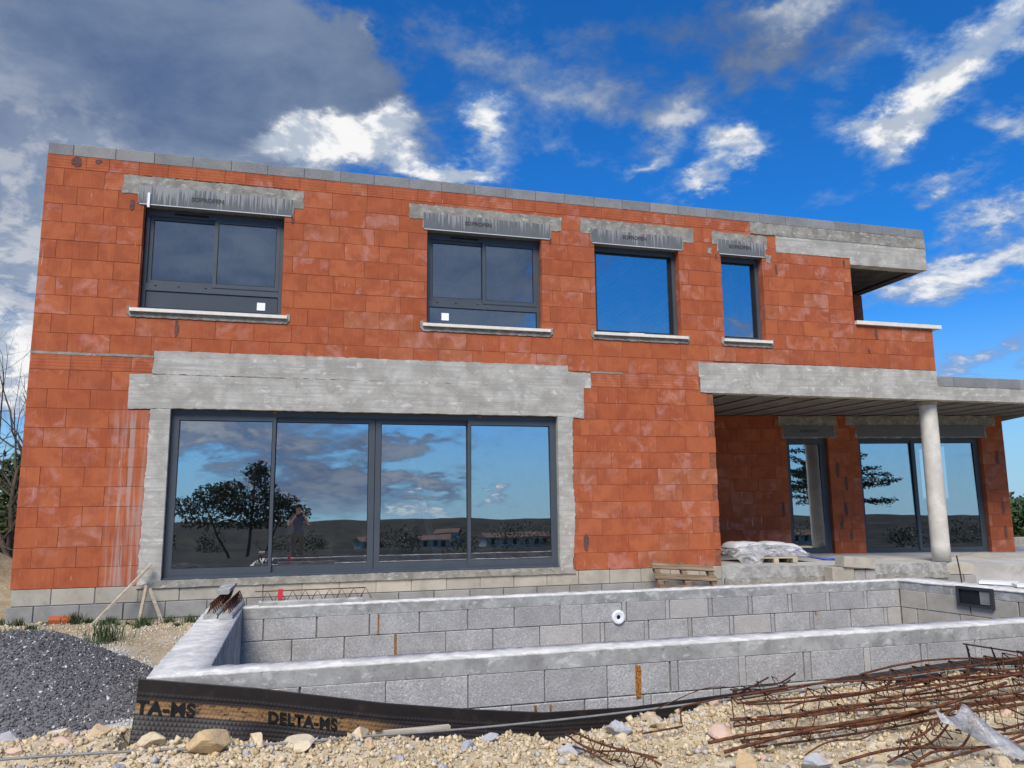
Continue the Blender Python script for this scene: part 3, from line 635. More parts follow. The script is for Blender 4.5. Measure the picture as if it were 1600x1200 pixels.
# terrace: roof slab, joists, column, floor
roofp = [(9.757, 0.02), (17.5, 0.02), (18.95, 3.3), (19.4, 9.0), (9.757, 9.0)]
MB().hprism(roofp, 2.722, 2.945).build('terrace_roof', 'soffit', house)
for k in range(14):
    x = 10.15+0.6*k; y1 = 3.25-(x-11.512)*0.2
    MB().box(x-0.055, x+0.055, 0.19, min(y1, 4.2) if x < 17.4 else 2.5, 2.700, 2.7205).build('joist', 'joint', house)
cpts = [(14.19, 0.27, -0.075), (14.19, 0.27, 0.2), (14.19, 0.27, 2.66), (14.19, 0.27, 2.71)]
c_ = MB().tube(cpts, [0.152, 0.15, 0.146, 0.146], 40).build('column', 'column_paint', house, True)
MB().tube([(14.19, 0.27, 2.64), (14.19, 0.27, 2.675), (14.19, 0.27, 2.712)], [0.15, 0.175, 0.19], 18).build('column_collar', 'mortar', c_)
slab = [(9.76, 0.0), (11.8, 0.0), (14.03, 0.0), (14.1, 0.19), (15.1, -0.42), (18.5, -1.4), (20.0, 3.0), (18.5, 7.5), (9.76, 7.5), (9.76, 3.4)]
MB().hprism(slab, -0.6, [-0.008, -0.05, -0.07, -0.085, -0.10, -0.11, -0.10, -0.09, -0.07, -0.06]).build('terrace_floor', 'slab_floor', house)
MB().prism(jag([(9.775, -0.205), (14.02, -0.235), (14.02, -0.072), (11.8, -0.052), (9.775, -0.012)], 0.06, 0.003, 40), -0.006, 0.05).build('slab_edge', 'ring_beam', house)
MB().prism(jag([(9.77, -0.30), (14.02, -0.31), (14.02, -0.235), (9.77, -0.205)], 0.04, 0.012, 41), -0.05, 0.05).build('formwork_lip', 'mortar', house)
e0, e1 = Vector((14.12, 0.14, 0)), Vector((18.5, -1.42, 0)); te = Matrix.Translation(e0) @ Matrix.Rotation(math.atan2((e1-e0).y, (e1-e0).x), 4, 'Z')
course('plinth_block', 0.0, 3.6, -0.285, -0.105, 0.5, 'plinth_block', y=-0.06, d=0.07, along=te); course('plinth_block', 0.0, 3.6, -0.49, -0.288, 0.5, 'plinth_low', y=-0.064, d=0.07, along=te, start=0.27)
# inside: floors, walls, ceilings and beams seen through the glass
MB().box(0.19, 9.75, 0.19, 8.0, -0.3, 0.04).build('room_floor', 'slab_floor', house)
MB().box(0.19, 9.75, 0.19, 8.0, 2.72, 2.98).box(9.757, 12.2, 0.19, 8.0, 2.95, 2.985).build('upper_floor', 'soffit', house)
MB().box(0.19, 12.3, 0.19, 8.0, 5.36, 5.60).box(12.3, 14.0, 2.1, 8.0, 5.41, 5.60).build('roof_slab', 'interior_grey', house)
for k in range(20): MB().box(0.30+0.6*k, 0.44+0.6*k, 0.2, 6.0, 5.27, 5.358).build('ceiling_joist', 'soffit', house)
MB().box(0.0, 0.186, 0.19, 8.0, -0.6, 5.66).build('side_wall', 'clay', house)
core('back_wall', [(0.0, 18.5, -0.6, 2.7), (0.0, 14.19, 2.7, 5.66)], [(0.8, 3.6, 3.2, 5.1), (4.8, 7.0, 3.2, 5.1), (8.0, 11.5, 3.2, 5.1)], 8.0, 8.2, 'clay')  # unseen upper openings at the rear, added to let daylight reach the ceilings
MB().box(0.19, 9.75, 4.6, 4.75, 0.04, 2.72).box(9.56, 9.75, 0.19, 4.6, 0.04, 2.72).box(4.2, 4.35, 0.19, 5.8, 2.98, 5.27).box(7.3, 7.45, 0.19, 5.8, 2.98, 5.27).box(12.2, 12.3, 0.19, 5.8, 2.985, 5.36).build('partition', 'interior_brick', house)
MB(TW).box(-0.4, 6.0, 0.19, 4.4, -0.3, -0.06).build('room_floor', 'slab_floor', house)
core('room_wall', [(-0.4, 6.0, -0.1, 2.72)], [], 4.4, 4.55, 'interior_brick', TW)
TS = TW @ Matrix.Translation((6.0, 0.19, 0)) @ Matrix.Rotation(math.pi/2, 4, 'Z')
core('room_wall', [(0.0, 4.36, -0.1, 2.72)], [(1.58, 2.80, 1.0, 2.2)], -0.15, 0.0, 'interior_brick', TS)
core('room_wall', [(0.0, 4.36, -0.1, 2.72)], [], -0.15, 0.0, 'interior_brick', TW @ Matrix.Translation((-0.4, 0.19, 0)) @ Matrix.Rotation(math.pi/2, 4, 'Z'))
# builder's straightedge leaning inside, seen through the door glass
st = MB().bar((4.86, 0.42, 1.95), (5.44, 0.62, 0.045), 0.02, 0.10).build('straightedge', 'alu_bright'); tag(st, 'pale metal straightedge leaning inside behind the third pane of the sliding door', 'straightedge')

# ------------------------------------------------------------------ terrain
def ss(x, a, b):
    t = min(1.0, max(0.0, (x-a)/(b-a))); return t*t*(3-2*t)
def lerp_tab(x, tab):
    if x <= tab[0][0]: return tab[0][1]
    for (a, p), (b, q) in zip(tab, tab[1:]):
        if x <= b: return p+(q-p)*(x-a)/(b-a)
    return tab[-1][1]
LIP = [(2.2, -6.30), (3.7, -6.33), (4.3, -6.50), (4.9, -6.56), (5.5, -6.42), (6.3, -6.25)]
BANK = [(1.0, -0.31), (2.2, -0.235), (2.75, -0.20), (3.1, -0.235), (3.6, -0.25), (4.2, -0.265), (4.8, -0.285), (5.5, -0.275), (6.5, -0.255), (8.3, -0.215), (11, -0.25)]
def H(x, y):
    r = math.hypot(x-3.0, y+8.0)
    if r > 14:
        th = math.atan2(y+8.0, x-3.0)
        far = lerp_tab(r, [(14, -0.45), (22, -0.8), (40, -1.9), (190, -5.0), (420, -20), (820, 0), (1000, -6), (2600, -30), (9000, -30)])
        if r > 420:
            right = ss(math.cos(th-0.73), 0.55, 0.98)
            top = 4-3*right+9*noise.noise(Vector((math.cos(th)*3.1, math.sin(th)*3.1, 1.7)))+3.5*noise.noise(Vector((math.cos(th)*14, math.sin(th)*14, 5)))
            k = ss(r, 420, 820) if r < 820 else 1-ss(r, 900, 2500)*0.7
            far = -20+(top+20)*k-max(0, r-950)*0.09
        n = noise.noise(Vector((x*0.02, y*0.02, 0)))*min(1.5, (r-14)*0.02)
        if x < 2 and y > 4: far = max(far, -0.45-0.02*(r-14))
        if y < -13: far -= 2.2*ss(-y, 13, 19)*(1-ss(-y, 60, 160))
        return far+n
    z = -0.43-2.2*(ss(-y, 13, 19) if y < -13 else 0)+0.03*noise.noise(Vector((x*0.6, y*0.6, 3)))
    b = lerp_tab(x, BANK)-0.02-0.15*ss(-y, 7.9, 10.5)
    z = z+(b-z)*ss(-y, 5.2 if x < 2.5 else 6.05, 6.1 if x < 2.5 else 6.2)
    rough = ss(-y, 5.2, 6.2)*ss(-y, 11, 8.2)
    z += rough*(0.040*noise.noise(Vector((x*3.1, y*3.1, 0)))+0.030*noise.noise(Vector((x*8, y*8, 2)))+0.012*noise.noise(Vector((x*19, y*19, 4))))
    z += (1-rough)*0.012*noise.noise(Vector((x*7, y*7, 9)))
    z += 0.09*math.exp(-((x-2.0)**2+(y+1.6)**2)/0.5)+1.35*math.exp(-((x+2.9)**2+(y-3.9)**2)/3.0)+0.06*math.exp(-((x-0.3)**2+(y+0.6)**2)/0.3)
    if 2.5 < x < 6.6 and y > -7:
        lip = lerp_tab(x, LIP)+0.03*noise.noise(Vector((x*4, 0, 7)))
        z -= 0.62*ss(y, lip, lip+0.10)*ss(x, 2.5, 2.62)*(1-ss(x, 5.7, 6.5))*(1 if y < -6 else 0)
    return z
def axis(a, segs, ratio=1.16, lim=9000):
    v = [a]
    for end, st in segs:
        while v[-1] < end-st*0.5: v.append(min(end, v[-1]+st))
        v[-1] = end
    st = segs[-1][1]; p = v[-1]
    while p < lim: st = min(st*ratio, 400); p += st; v.append(p)
    st = segs[0][1]; p = v[0]; w = []
    while p > -lim: st = min(st*ratio, 400); p -= st; w.append(p)
    return w[::-1]+v
gx = axis(-1.6, [(2.62, 0.06), (10.9, 0.05), (11.6, 0.1)]); gy = axis(-9.0, [(-8.0, 0.06), (-6.06, 0.032), (-3.0, 0.1), (0.6, 0.08)])
nx, ny = len(gx), len(gy)
gv = [(x, y, H(x, y)) for y in gy for x in gx]
gf = []
for j in range(ny-1):
    ym = (gy[j]+gy[j+1])/2
    for i in range(nx-1):
        xm = (gx[i]+gx[i+1])/2
        if 2.62 < xm < 10.9 and -6.06 < ym < -3.0: continue
        gf.append((j*nx+i, j*nx+i+1, (j+1)*nx+i+1, (j+1)*nx+i))
def ground_mat():
    t = Tree('ground'); p = t.pos()
    n = t.noise(p, 1.6, 6, 0.6, 0.3); c = t.mix(t.ss(n, 0.35, 0.65), (0.43, 0.34, 0.21), (0.62, 0.52, 0.36))
    v = t.sep(t.voro(p, 38, 'Color'))[0]; c = t.mix(t.math('MULTIPLY', t.ss(v, 0.55, 0.95), 0.5), c, (0.72, 0.64, 0.49))
    c = t.mix(t.math('MULTIPLY', t.ss(v, 0.25, 0.02), 0.45), c, (0.29, 0.22, 0.14))
    pal = t.new('ShaderNodeAttribute', attribute_name='pale').outputs['Fac']; c = t.mix(pal, c, t.mix(v, (0.40, 0.40, 0.39), (0.60, 0.60, 0.58)))
    veg = t.new('ShaderNodeAttribute', attribute_name='scrub').outputs['Fac']
    fn = t.noise(p, 0.05, 8, 0.65); fc = t.mix(t.ss(fn, 0.4, 0.62), (0.010, 0.012, 0.010), (0.034, 0.030, 0.022))
    fc = t.mix(t.math('MULTIPLY', t.ss(t.noise(p, 0.9, 5), 0.52, 0.66), 0.5), fc, (0.03, 0.036, 0.02))
    c = t.mix(veg, c, fc)
    t.bump(t.math('ADD', t.noise(p, 45, 6, 0.7), v), 0.7, 0.012); M['ground'] = t.col(c, 0.97, 0.1)
ground_mat()
gm = bpy.data.meshes.new('ground'); gm.from_pydata(gv, [], gf); gm.materials.append(M['ground'])
pal = gm.attributes.new('pale', 'FLOAT', 'POINT'); scr = gm.attributes.new('scrub', 'FLOAT', 'POINT')
def segd(x, y, a, b):
    ax, ay = a; bx, by = b; t = max(0, min(1, ((x-ax)*(bx-ax)+(y-ay)*(by-ay))/((bx-ax)**2+(by-ay)**2))); return math.hypot(x-ax-t*(bx-ax), y-ay-t*(by-ay))
pv, sv = [], []
for x, y, z in gv:
    r = math.hypot(x-3, y+8); d = 9.0
    if r < 14: d = min(segd(x, y, (-0.6, -0.9), (1.0, -1.5)), segd(x, y, (1.2, -1.9), (2.3, -3.9)), segd(x, y, (2.3, -3.9), (2.4, -5.6)))+0.18*noise.noise(Vector((x*4, y*4, 0)))
    pv.append(1-ss(d, 0.10, 0.34)); sv.append(max(0.8*math.exp(-((x+2.6)**2+(y-3.6)**2)/4.5), ss(r+2.0*noise.noise(Vector((x*0.3, y*0.3, 0))), 15, 19), ss(-y, 12.2, 13.0), 0.38*(1-ss(x, 2.6, 2.8))*ss(y, -5.4, -4.6)))
pal.data.foreach_set('value', pv); scr.data.foreach_set('value', sv)
gm.polygons.foreach_set('use_smooth', [True]*len(gm.polygons))
ground = link('ground', gm); ground['kind'] = 'structure'; ground['label'] = 'stony tan building ground sloping off to scrub hills'

# ------------------------------------------------------------------ swimming pool shell
pool = tag(empty('swimming_pool', (0, 0, 0)), 'unfinished swimming pool of grey concrete blocks with white topped rim', 'pool')
ZT = 0.062; ZB = -0.045
XR = lambda y: 10.22+(-3.25-y)*0.2          # inner face of the far right wall
ring_in = [(2.905, -5.865), (XR(-5.865), -5.865), (XR(-3.2), -3.2), (2.905, -3.2)]
ring_out = [(2.595, -6.09), (11.15, -6.09), (10.62, -2.99), (2.595, -2.99)]
def ring(z0, z1, inn, out, jit=0.0, step=0.06, seed=0):
    mb = MB(); rr = random.Random(seed)
    for k in range(4):
        a, b, c, d = Vector(inn[k]), Vector(inn[(k+1) % 4]), Vector(out[k]), Vector(out[(k+1) % 4])
        n = max(2, int((b-a).length/step)); V = []
        for i in range(n+1):
            t = i/n; p, q = a.lerp(b, t), c.lerp(d, t); m_ = p.lerp(q, 0.5); e = 0 if i in (0, n) else jit
            w = lambda: rr.uniform(-e, e)
            V += [(p.x+w()*.5, p.y+w()*.5, z0), (p.x+w()*.7, p.y+w()*.7, z1+w()*.6), (m_.x, m_.y, z1+w()), (q.x+w()*.7, q.y+w()*.7, z1+w()*.6), (q.x+w()*.5, q.y+w()*.5, z0)]
        F = [(5*i+j, 5*i+j+1, 5*i+j+6, 5*i+j+5) for i in range(n) for j in range(4)] + [(5*i+4, 5*i, 5*i+5, 5*i+9) for i in range(n)]
        mb.add(V, F)
    return mb
ring(ZB, ZT-0.017, ring_in, ring_out, 0.002).build('ring_beam', 'ring_beam', pool)
grow_in = [(2.912, -5.872), (XR(-5.87)-0.007, -5.872), (XR(-3.2)-0.007, -3.193), (2.912, -3.193)]; grow_out = [(2.600, -6.084), (11.14, -6.084), (10.61, -2.996), (2.600, -2.996)]
ring(ZT-0.02, ZT, grow_in, grow_out, 0.006, 0.05, 3).build('rim_mortar', 'coping', pool, True)
ring(-1.5, ZB, [(2.89, -5.88), (XR(-5.88)+.015, -5.88), (XR(-3.2)+.015, -3.185), (2.89, -3.185)], [(2.61, -6.075), (11.12, -6.075), (10.6, -3.0), (2.61, -3.0)], 0.0, 2).build('block_core', 'joint', pool)
MB().box(2.62, 11.0, -6.06, -3.0, -1.6, -1.5).build('pool_floor', 'slab_floor', pool)
flip = Matrix.Rotation(math.pi, 4, 'Z')
for k in range(5):                              # back wall, seen from inside
    zt = ZB-0.2*k
    course('concrete_block', 2.905, 6.25, zt-0.2, zt, 0.49, 'pool_block', y=-3.2, d=0.02, parent=pool, start=(0.2, 0.46)[k % 2])
    course('concrete_block', 6.25, XR(-3.2), zt-0.2, zt, 0.45, 'pool_block', y=-3.2, d=0.02, parent=pool, filler=0.052, start=(0.45, 0.2)[k % 2])
    course('concrete_block', 2.60, 5.35, zt-0.2, zt, 0.5, 'pool_block', y=-6.09, d=0.02, parent=pool, start=(0.32, 0.1)[k % 2])
    course('concrete_block', 5.35, 11.1, zt-0.2, zt, 0.45, 'pool_block', y=-6.09, d=0.02, parent=pool, filler=0.055, start=(0.45, 0.25)[k % 2])
    if k < 3:
        tr = Matrix.Translation((XR(-3.2), -3.2, 0)) @ Matrix.Rotation(math.atan2(-1, 0.2), 4, 'Z')
        course('concrete_block', 0.0, 2.7, zt-0.2, zt, 0.5, 'plinth_block', y=0.0, d=0.02, parent=pool, along=tr, start=(0.33, 0.2)[k % 2])
        tl = Matrix.Translation((2.905, -5.865, 0)) @ Matrix.Rotation(math.pi/2, 4, 'Z')
        course('concrete_block', 0.0, 2.66, zt-0.2, zt, 0.5, 'pool_block', y=0.0, d=0.02, parent=pool, along=tl, start=(0.5, 0.25)[k % 2])
        to = Matrix.Translation((2.595, -2.99, 0)) @ Matrix.Rotation(-math.pi/2, 4, 'Z')
        course('concrete_block', 0.0, 3.08, zt-0.2, zt, 0.5, 'pool_block', y=0.0, d=0.02, parent=pool, along=to, start=(0.5, 0.25)[k % 2])
MB().box(2.9075, 2.912, -5.86, -3.21, -0.6, 0.05).build('render_coat', 'ring_beam', pool)
for x, y, z0, z1, w in ((5.565, -6.098, -0.262, -0.055, .035), (4.30, -6.098, -0.34, -0.262, .02), (4.86, -6.098, -0.285, -0.255, .012), (4.96, -6.098, -0.29, -0.255, .012), (4.16, -3.207, -0.235, -0.05, .013), (4.33, -3.207, -0.44, -0.25, .018), (9.05, -3.207, -0.28, -0.245, .02)):
    MB().prism(jag([(x-w/2, z0), (x+w/2, z0), (x+w/2, z1), (x-w/2, z1)], 0.02, 0.003, int(x*77)), y, y+0.03).build('foam_filler', 'foam_orange', pool)
def lathe(prof, n=28): # prof: (r, depth) around y axis
    V = [(r*math.cos(2*math.pi*k/n), d, r*math.sin(2*math.pi*k/n)) for r, d in prof for k in range(n)]
    return V, [(i*n+k, i*n+(k+1) % n, (i+1)*n+(k+1) % n, (i+1)*n+k) for i in range(len(prof)-1) for k in range(n)]
nz = MB(Matrix.Translation((6.653, -3.2, -0.196))); nz.add(*lathe([(0.072, 0.0), (0.072, -0.014), (0.066, -0.02), (0.048, -0.02), (0.030, -0.012), (0.022, -0.012), (0.022, 0.03)])); nz = nz.build('inlet_nozzle', 'white_plastic', pool, True)
MB(Matrix.Translation((6.653, -3.2, -0.196))).add(*lathe([(0.021, -0.006), (0.0005, -0.006)])).build('nozzle_hole', 'seal', nz)
tsk = Matrix.Translation((XR(-3.9)-0.0, -3.90, -0.045)) @ Matrix.Rotation(math.atan2(-1, 0.2), 4, 'Z')
sk = frame_boxes(MB(tsk), 0, 0.40, -0.105, 0.105, -0.03, 0.0, 0.03, 0.03, 0.03, 0.03).build('skimmer', 'black_plastic', pool)
MB(tsk).box(0.03, 0.37, 0.12, 0.13, -0.08, 0.08).box(0.02, 0.03, -0.02, 0.13, -0.08, 0.08).box(0.37, 0.38, -0.02, 0.13, -0.08, 0.08).box(0.03, 0.37, -0.02, 0.13, -0.085, -0.075).build('skimmer_throat', 'seal', sk)
MB(tsk).box(0.03, 0.37, -0.012, -0.004, -0.075, 0.075).build('skimmer_shade_panel', 'seal', sk)  # flat dark panel stands in for the shade inside the skimmer opening
MB(tsk).box(0.255, 0.362, -0.02, -0.013, -0.066, 0.07).build('skimmer_flap', 'grey_tube', sk)

# ------------------------------------------------------------------ studded drainage membrane
ZTOP = [(2.56, 0.066), (3.19, -0.028), (3.91, -0.162), (4.44, -0.238), (4.9, -0.292), (5.49, -0.305), (6.2, -0.275), (6.9, -0.24), (8.1, -0.18), (8.9, -0.19)]
def MS(s, t, lift=0.0):
    x = 2.565+s; fold = 0.034*math.sin(s*5.1+0.5)*ss(t, 0.1, 0.4)+0.012*math.sin(s*13+t*6)*ss(t, 0.08, 0.3)
    y = -6.118-0.10*ss(t, 0.08, 0.42)-fold-lift
    return Vector((x-0.03*t*ss(s, 0.4, 0.0), y, lerp_tab(x, ZTOP)-t))
def mem_mat():
    t = Tree('membrane'); p = t.pos(); b = t.new('ShaderNodeAttribute', attribute_name='band').outputs['Fac']
    c = t.mix(t.noise(p, 6, 4), (0.012, 0.0095, 0.009), (0.028, 0.021, 0.019)); dust = t.ss(t.noise(p, 14, 6, 0.7), 0.5, 0.75)
    c = t.mix(t.math('MULTIPLY', dust, 0.16), c, (0.12, 0.10, 0.08))
    f = t.math('MULTIPLY', b, t.ss(t.noise(t.stretch(p, (28.0, 28.0, 60.0)), 1.0, 3, 0.6), 0.30, 0.50))
    c = t.mix(f, c, (0.20, 0.108, 0.040)); M['membrane'] = t.col(c, 0.5, 0.3)
mem_mat()
ds = 0.0075; ns, nt_ = int(4.1/ds), 72
mv, mb_ = [], []
for i in range(ns+1):
    for j in range(nt_+1):
        s_, t_ = i*ds, j*ds
        lift = 0.0
        if t_ > 0.072:
            row = math.floor((t_-0.072)/0.0225); cu = ((s_+(0.01125 if row % 2 else 0)) % 0.0225)/0.0225-0.5; cv = ((t_-0.072) % 0.0225)/0.0225-0.5
            lift = 0.0085*max(0, 1-(cu*cu+cv*cv)*5.5)
        mv.append(MS(s_, t_, lift)); mb_.append((1.0 if 0.108 < t_ < 0.178 else 0.0)*(1-ss(s_, 1.2, 1.5)))  # tan band fades to dark rightwards, painting in the trench's shadow
mf = [(i*(nt_+1)+j, (i+1)*(nt_+1)+j, (i+1)*(nt_+1)+j+1, i*(nt_+1)+j+1) for i in range(ns) for j in range(nt_)]
mm = bpy.data.meshes.new('drainage_membrane'); mm.from_pydata(mv, [], mf); mm.materials.append(M['membrane'])
mm.attributes.new('band', 'FLOAT', 'POINT').data.foreach_set('value', mb_); mm.polygons.foreach_set('use_smooth', [True]*len(mf))
mem = tag(link('drainage_membrane', mm), 'dark studded drainage membrane with a printed tan band wrapped round the pool corner', 'membrane')
so = mem.modifiers.new('thickness', 'SOLIDIFY'); so.thickness = 0.002
text_mesh('TA-MS', 0.088, lambda c: MS(0.155+c.x*1.12, 0.146-c.y, 0.0105), 'print_ink', 'lettering', mem, 0.004, 1.1)
text_mesh('DELTA-MS', 0.080, lambda c: MS(0.885+c.x*0.98, 0.150-c.y, 0.0105), 'print_ink', 'lettering', mem, 0.004, 1.1)
# fold-over of the same kind of sheet at the right, by the steel
fv = []
for i in range(25):
    u = i/24; x = 6.95+1.75*u; zz = lerp_tab(x, ZTOP)+0.012
    for j in range(7):
        v = j/6; fv.append((x+0.05*v, -6.16-0.22*v*math.sin(math.pi*min(1, u*1.1+0.12)), zz-0.05*v*v-0.01*math.sin(u*15)*v))
fl = MB().add(fv, [(i*7+j, (i+1)*7+j, (i+1)*7+j+1, i*7+j+1) for i in range(24) for j in range(6)]).build('membrane_flap', 'membrane', None, True); fl.modifiers.new('thickness', 'SOLIDIFY').thickness = 0.003
tag(fl, 'folded grey flap of membrane lying behind the rebar at the right end of the pool', 'membrane')
# long grey tube along the trench
tp = [(0.6, -6.6, -0.22), (2.04, -6.52, -0.182), (2.6, -6.52, -0.205), (3.21, -6.50, -0.238), (3.86, -6.45, -0.255), (4.47, -6.39, -0.276), (5.184, -6.35, -0.278), (6.074, -6.35, -0.246), (6.933, -6.35, -0.222), (7.6, -6.34, -0.19), (8.1, -6.33, -0.178), (8.5, -6.33, -0.225), (9.3, -6.3, -0.24)]
pts = []
for a, b in zip(tp, tp[1:]):
    for k in range(6): pts.append(Vector(a).lerp(Vector(b), k/6))
for _ in range(4): pts = [pts[0]]+[(pts[i-1]+pts[i]*2+pts[i+1])/4 for i in range(1, len(pts)-1)]+[pts[-1]]
pts = [Vector((p.x, p.y, max(p.z, H(p.x, p.y)+0.012 if p.x < 4.2 else -9))) for p in pts]
for _ in range(3): pts = [pts[0]]+[(pts[i-1]+pts[i]*2+pts[i+1])/4 for i in range(1, len(pts)-1)]+[pts[-1]]
tag(MB().tube(pts, 0.007, 8).build('plastic_tube', 'grey_tube', None, True), 'long thin grey tube stretched along the front of the pool', 'tube')
tag(MB().bar((3.88, -6.43, -0.250), (4.26, -6.375, -0.262), 0.04, 0.026).build('plank', 'wood_pale'), 'short pale wooden plank lying across the trench by the membrane', 'plank')

# ------------------------------------------------------------------ stones, grit, gravel
def rock_mesh(sub, seed, m, flatz=0.7):
    bm = bmesh.new(); bmesh.ops.create_icosphere(bm, subdivisions=sub, radius=1.0); rr = random.Random(seed)
    planes = [(Vector((rr.uniform(-1, 1), rr.uniform(-1, 1), rr.uniform(-1, 1))).normalized(), rr.uniform(0.42, 0.8)) for _ in range(12)]
    for v in bm.verts:
        for n_, d_ in planes:
            k = v.co.dot(n_)
            if k > d_: v.co -= n_*(k-d_)
        v.co *= 1+0.10*noise.noise(v.co*2.3+Vector((seed, 0, 0)))
        v.co.z *= flatz; v.co.x *= 1.15
    me = bpy.data.meshes.new('stone'); bm.to_mesh(me); bm.free(); me.materials.append(M[m]); return me
FEAT = [((5.178, -6.66), .075, .8, 'grey_stone', 'large pale grey stone near the left end of the long rebar'), ((5.43, -6.62), .075, .6, 'ochre_stone', 'yellow ochre stone right of the large grey stone'),
 ((2.99, -6.47), .16, .42, 'ochre_stone', 'long flat orange tan stone in front of the membrane'), ((3.76, -6.43), .06, .75, 'limestone', 'round pale stone left of the short pale plank'),
 ((2.36, -6.02), .085, .8, 'ochre_stone', 'pointed orange stone between gravel heap and membrane'), ((4.82, -6.90), .075, .6, 'grey_stone', 'grey stone with rusty tint left of the small rebar cage'),
 ((4.43, -6.64), .06, .6, 'grey_stone', 'bluish grey stone on the edge of the dark trench'), ((5.52, -7.42), .062, 1.2, 'ochre_stone', 'upright tan stone at the lower edge below the rebar'),
 ((5.82, -7.56), .085, .6, 'grey_stone', 'blue grey lump at the lower edge below the rebar'), ((5.70, -6.90), .13, .35, 'pink_stone', 'broad flat pinkish stone behind the hooked bar'),
 ((3.22, -6.42), .085, .6, 'limestone', 'pale blocky stone under the middle of the printed membrane'), ((3.43, -6.52), .13, .4, 'limestone', 'broad cream slab of stone below the printed letters'),
 ((2.08, -5.66), .06, .7, 'limestone', 'whitish stone at the foot of the dark gravel heap'), ((1.72, -5.35), .075, .7, 'grey_stone', 'grey stone at the left edge beside the gravel heap'),
 ((6.66, -7.80), .06, .7, 'ochre_stone', 'ochre stone in the lower right corner under the plastic scrap'), ((2.72, -6.42), .09, .55, 'limestone', 'sandy stone against the left end of the membrane'),
 ((4.30, -6.72), .045, .8, 'grey_stone', 'small grey stone just below the bluish grey stone')]
SR = random.Random(11)
for k, ((x, y), s_, fz, m, lab) in enumerate(FEAT):
    o = link('stone', rock_mesh(3, 100+k, m, fz), None, (x, y, H(x, y)+s_*fz*0.45), (SR.uniform(-.2, .2), SR.uniform(-.2, .2), SR.uniform(0, 6))); o.scale = (s_, s_*SR.uniform(.6, .8), s_); tag(o, lab, 'stone')
var = [rock_mesh(2, k, ('limestone', 'limestone', 'ochre_stone', 'limestone', 'grey_stone', 'limestone', 'pink_stone', 'limestone')[k], SR.uniform(0.55, 0.9)) for k in range(8)]
n = 0
while n < 260:
    x, y = SR.uniform(1.3, 8.6), SR.uniform(-8.2, -6.33)
    if x < 2.4: y = SR.uniform(-6.9, -5.3)
    if 2.3 < x < 6.5 and y > lerp_tab(x, LIP)-0.02: continue
    s_ = min(0.07, 0.016+abs(SR.gauss(0, 0.021)))
    vi = SR.randrange(8); kind_ = ('pale', 'pale', 'ochre', 'pale', 'grey', 'pale', 'pinkish', 'pale')[vi]
    where_ = 'left, below the gravel heap and membrane' if x < 3.9 else ('middle, below the dark trench' if x < 5.3 else 'right, among the rebar')
    o = link('stone', var[vi], None, (x, y, H(x, y)+s_*0.25), (SR.uniform(-.5, .5), SR.uniform(-.5, .5), SR.uniform(0, 6))); o.scale = (s_, s_*SR.uniform(.65, 1), s_*SR.uniform(.7, 1))
    tag(o, 'small %s stone in the foreground rubble at the %s' % (kind_, where_), 'stone', 'small %s stones in the rubble at the %s' % (kind_, where_)); n += 1
def scatter(name, m, parent, pts, seed):
    """many small angular stones joined into one mesh: pts = (x, y, z, size)"""
    rg = np.random.default_rng(seed); P = np.array(pts); n = len(P)
    base = np.array([(1, 0, 0), (-1, 0, 0), (0, 1, 0), (0, -1, 0), (0, 0, 1), (0, 0, -1)], float); F = np.array([(0, 2, 4), (2, 1, 4), (1, 3, 4), (3, 0, 4), (2, 0, 5), (1, 2, 5), (3, 1, 5), (0, 3, 5)])
    V = base[None]*rg.uniform(0.55, 1.15, (n, 6, 1))+rg.uniform(-0.25, 0.25, (n, 6, 3)); A = rg.uniform(0, 6.283, (n, 3))
    for ax in range(3):
        i, j = (ax+1) % 3, (ax+2) % 3; c, s_ = np.cos(A[:, ax])[:, None], np.sin(A[:, ax])[:, None]; a, b = V[:, :, i].copy(), V[:, :, j].copy(); V[:, :, i] = a*c-b*s_; V[:, :, j] = a*s_+b*c
    V = V*P[:, None, 3:4]+P[:, None, :3]; Fa = (F[None]+6*np.arange(n)[:, None, None]).reshape(-1, 3)
    me = bpy.data.meshes.new(name); me.vertices.add(6*n); me.vertices.foreach_set('co', V.reshape(-1)); me.loops.add(24*n); me.loops.foreach_set('vertex_index', Fa.reshape(-1).astype(np.int32))
    me.polygons.add(8*n); me.polygons.foreach_set('loop_start', np.arange(0, 24*n, 3, dtype=np.int32)); me.update(calc_edges=True); me.validate(); me.materials.append(M[m])
    o = link(name, me, parent); o['kind'] = 'stuff'; return o
gp = []
while len(gp) < 20000:
    x, y = SR.uniform(1.0, 9.2), -6.2-abs(SR.gauss(0, 0.9))
    if x < 2.6: y = SR.uniform(-6.8, -5.15)
    if y < -8.8 or (2.58 < x < 6.4 and y > lerp_tab(x, LIP)-0.01): continue
    s_ = min(0.02, 0.004+abs(SR.gauss(0, 0.005))); gp.append((x, y, H(x, y)+s_*0.3, s_))
for _ in range(3800):
    x, y = SR.uniform(1.2, 8.8), -6.25-abs(SR.gauss(0, 0.75))
    if x < 2.6: y = SR.uniform(-6.7, -5.2)
    if y < -8.5 or (2.58 < x < 6.4 and y > lerp_tab(x, LIP)-0.01): continue
    s_ = SR.uniform(.010, .026); gp.append((x, y, H(x, y)+s_*.35, s_))
o = scatter('rubble_grit', 'soil_grit', None, gp, 1); o['label'] = 'fine tan stones and grit covering the foreground ground'
gp = []
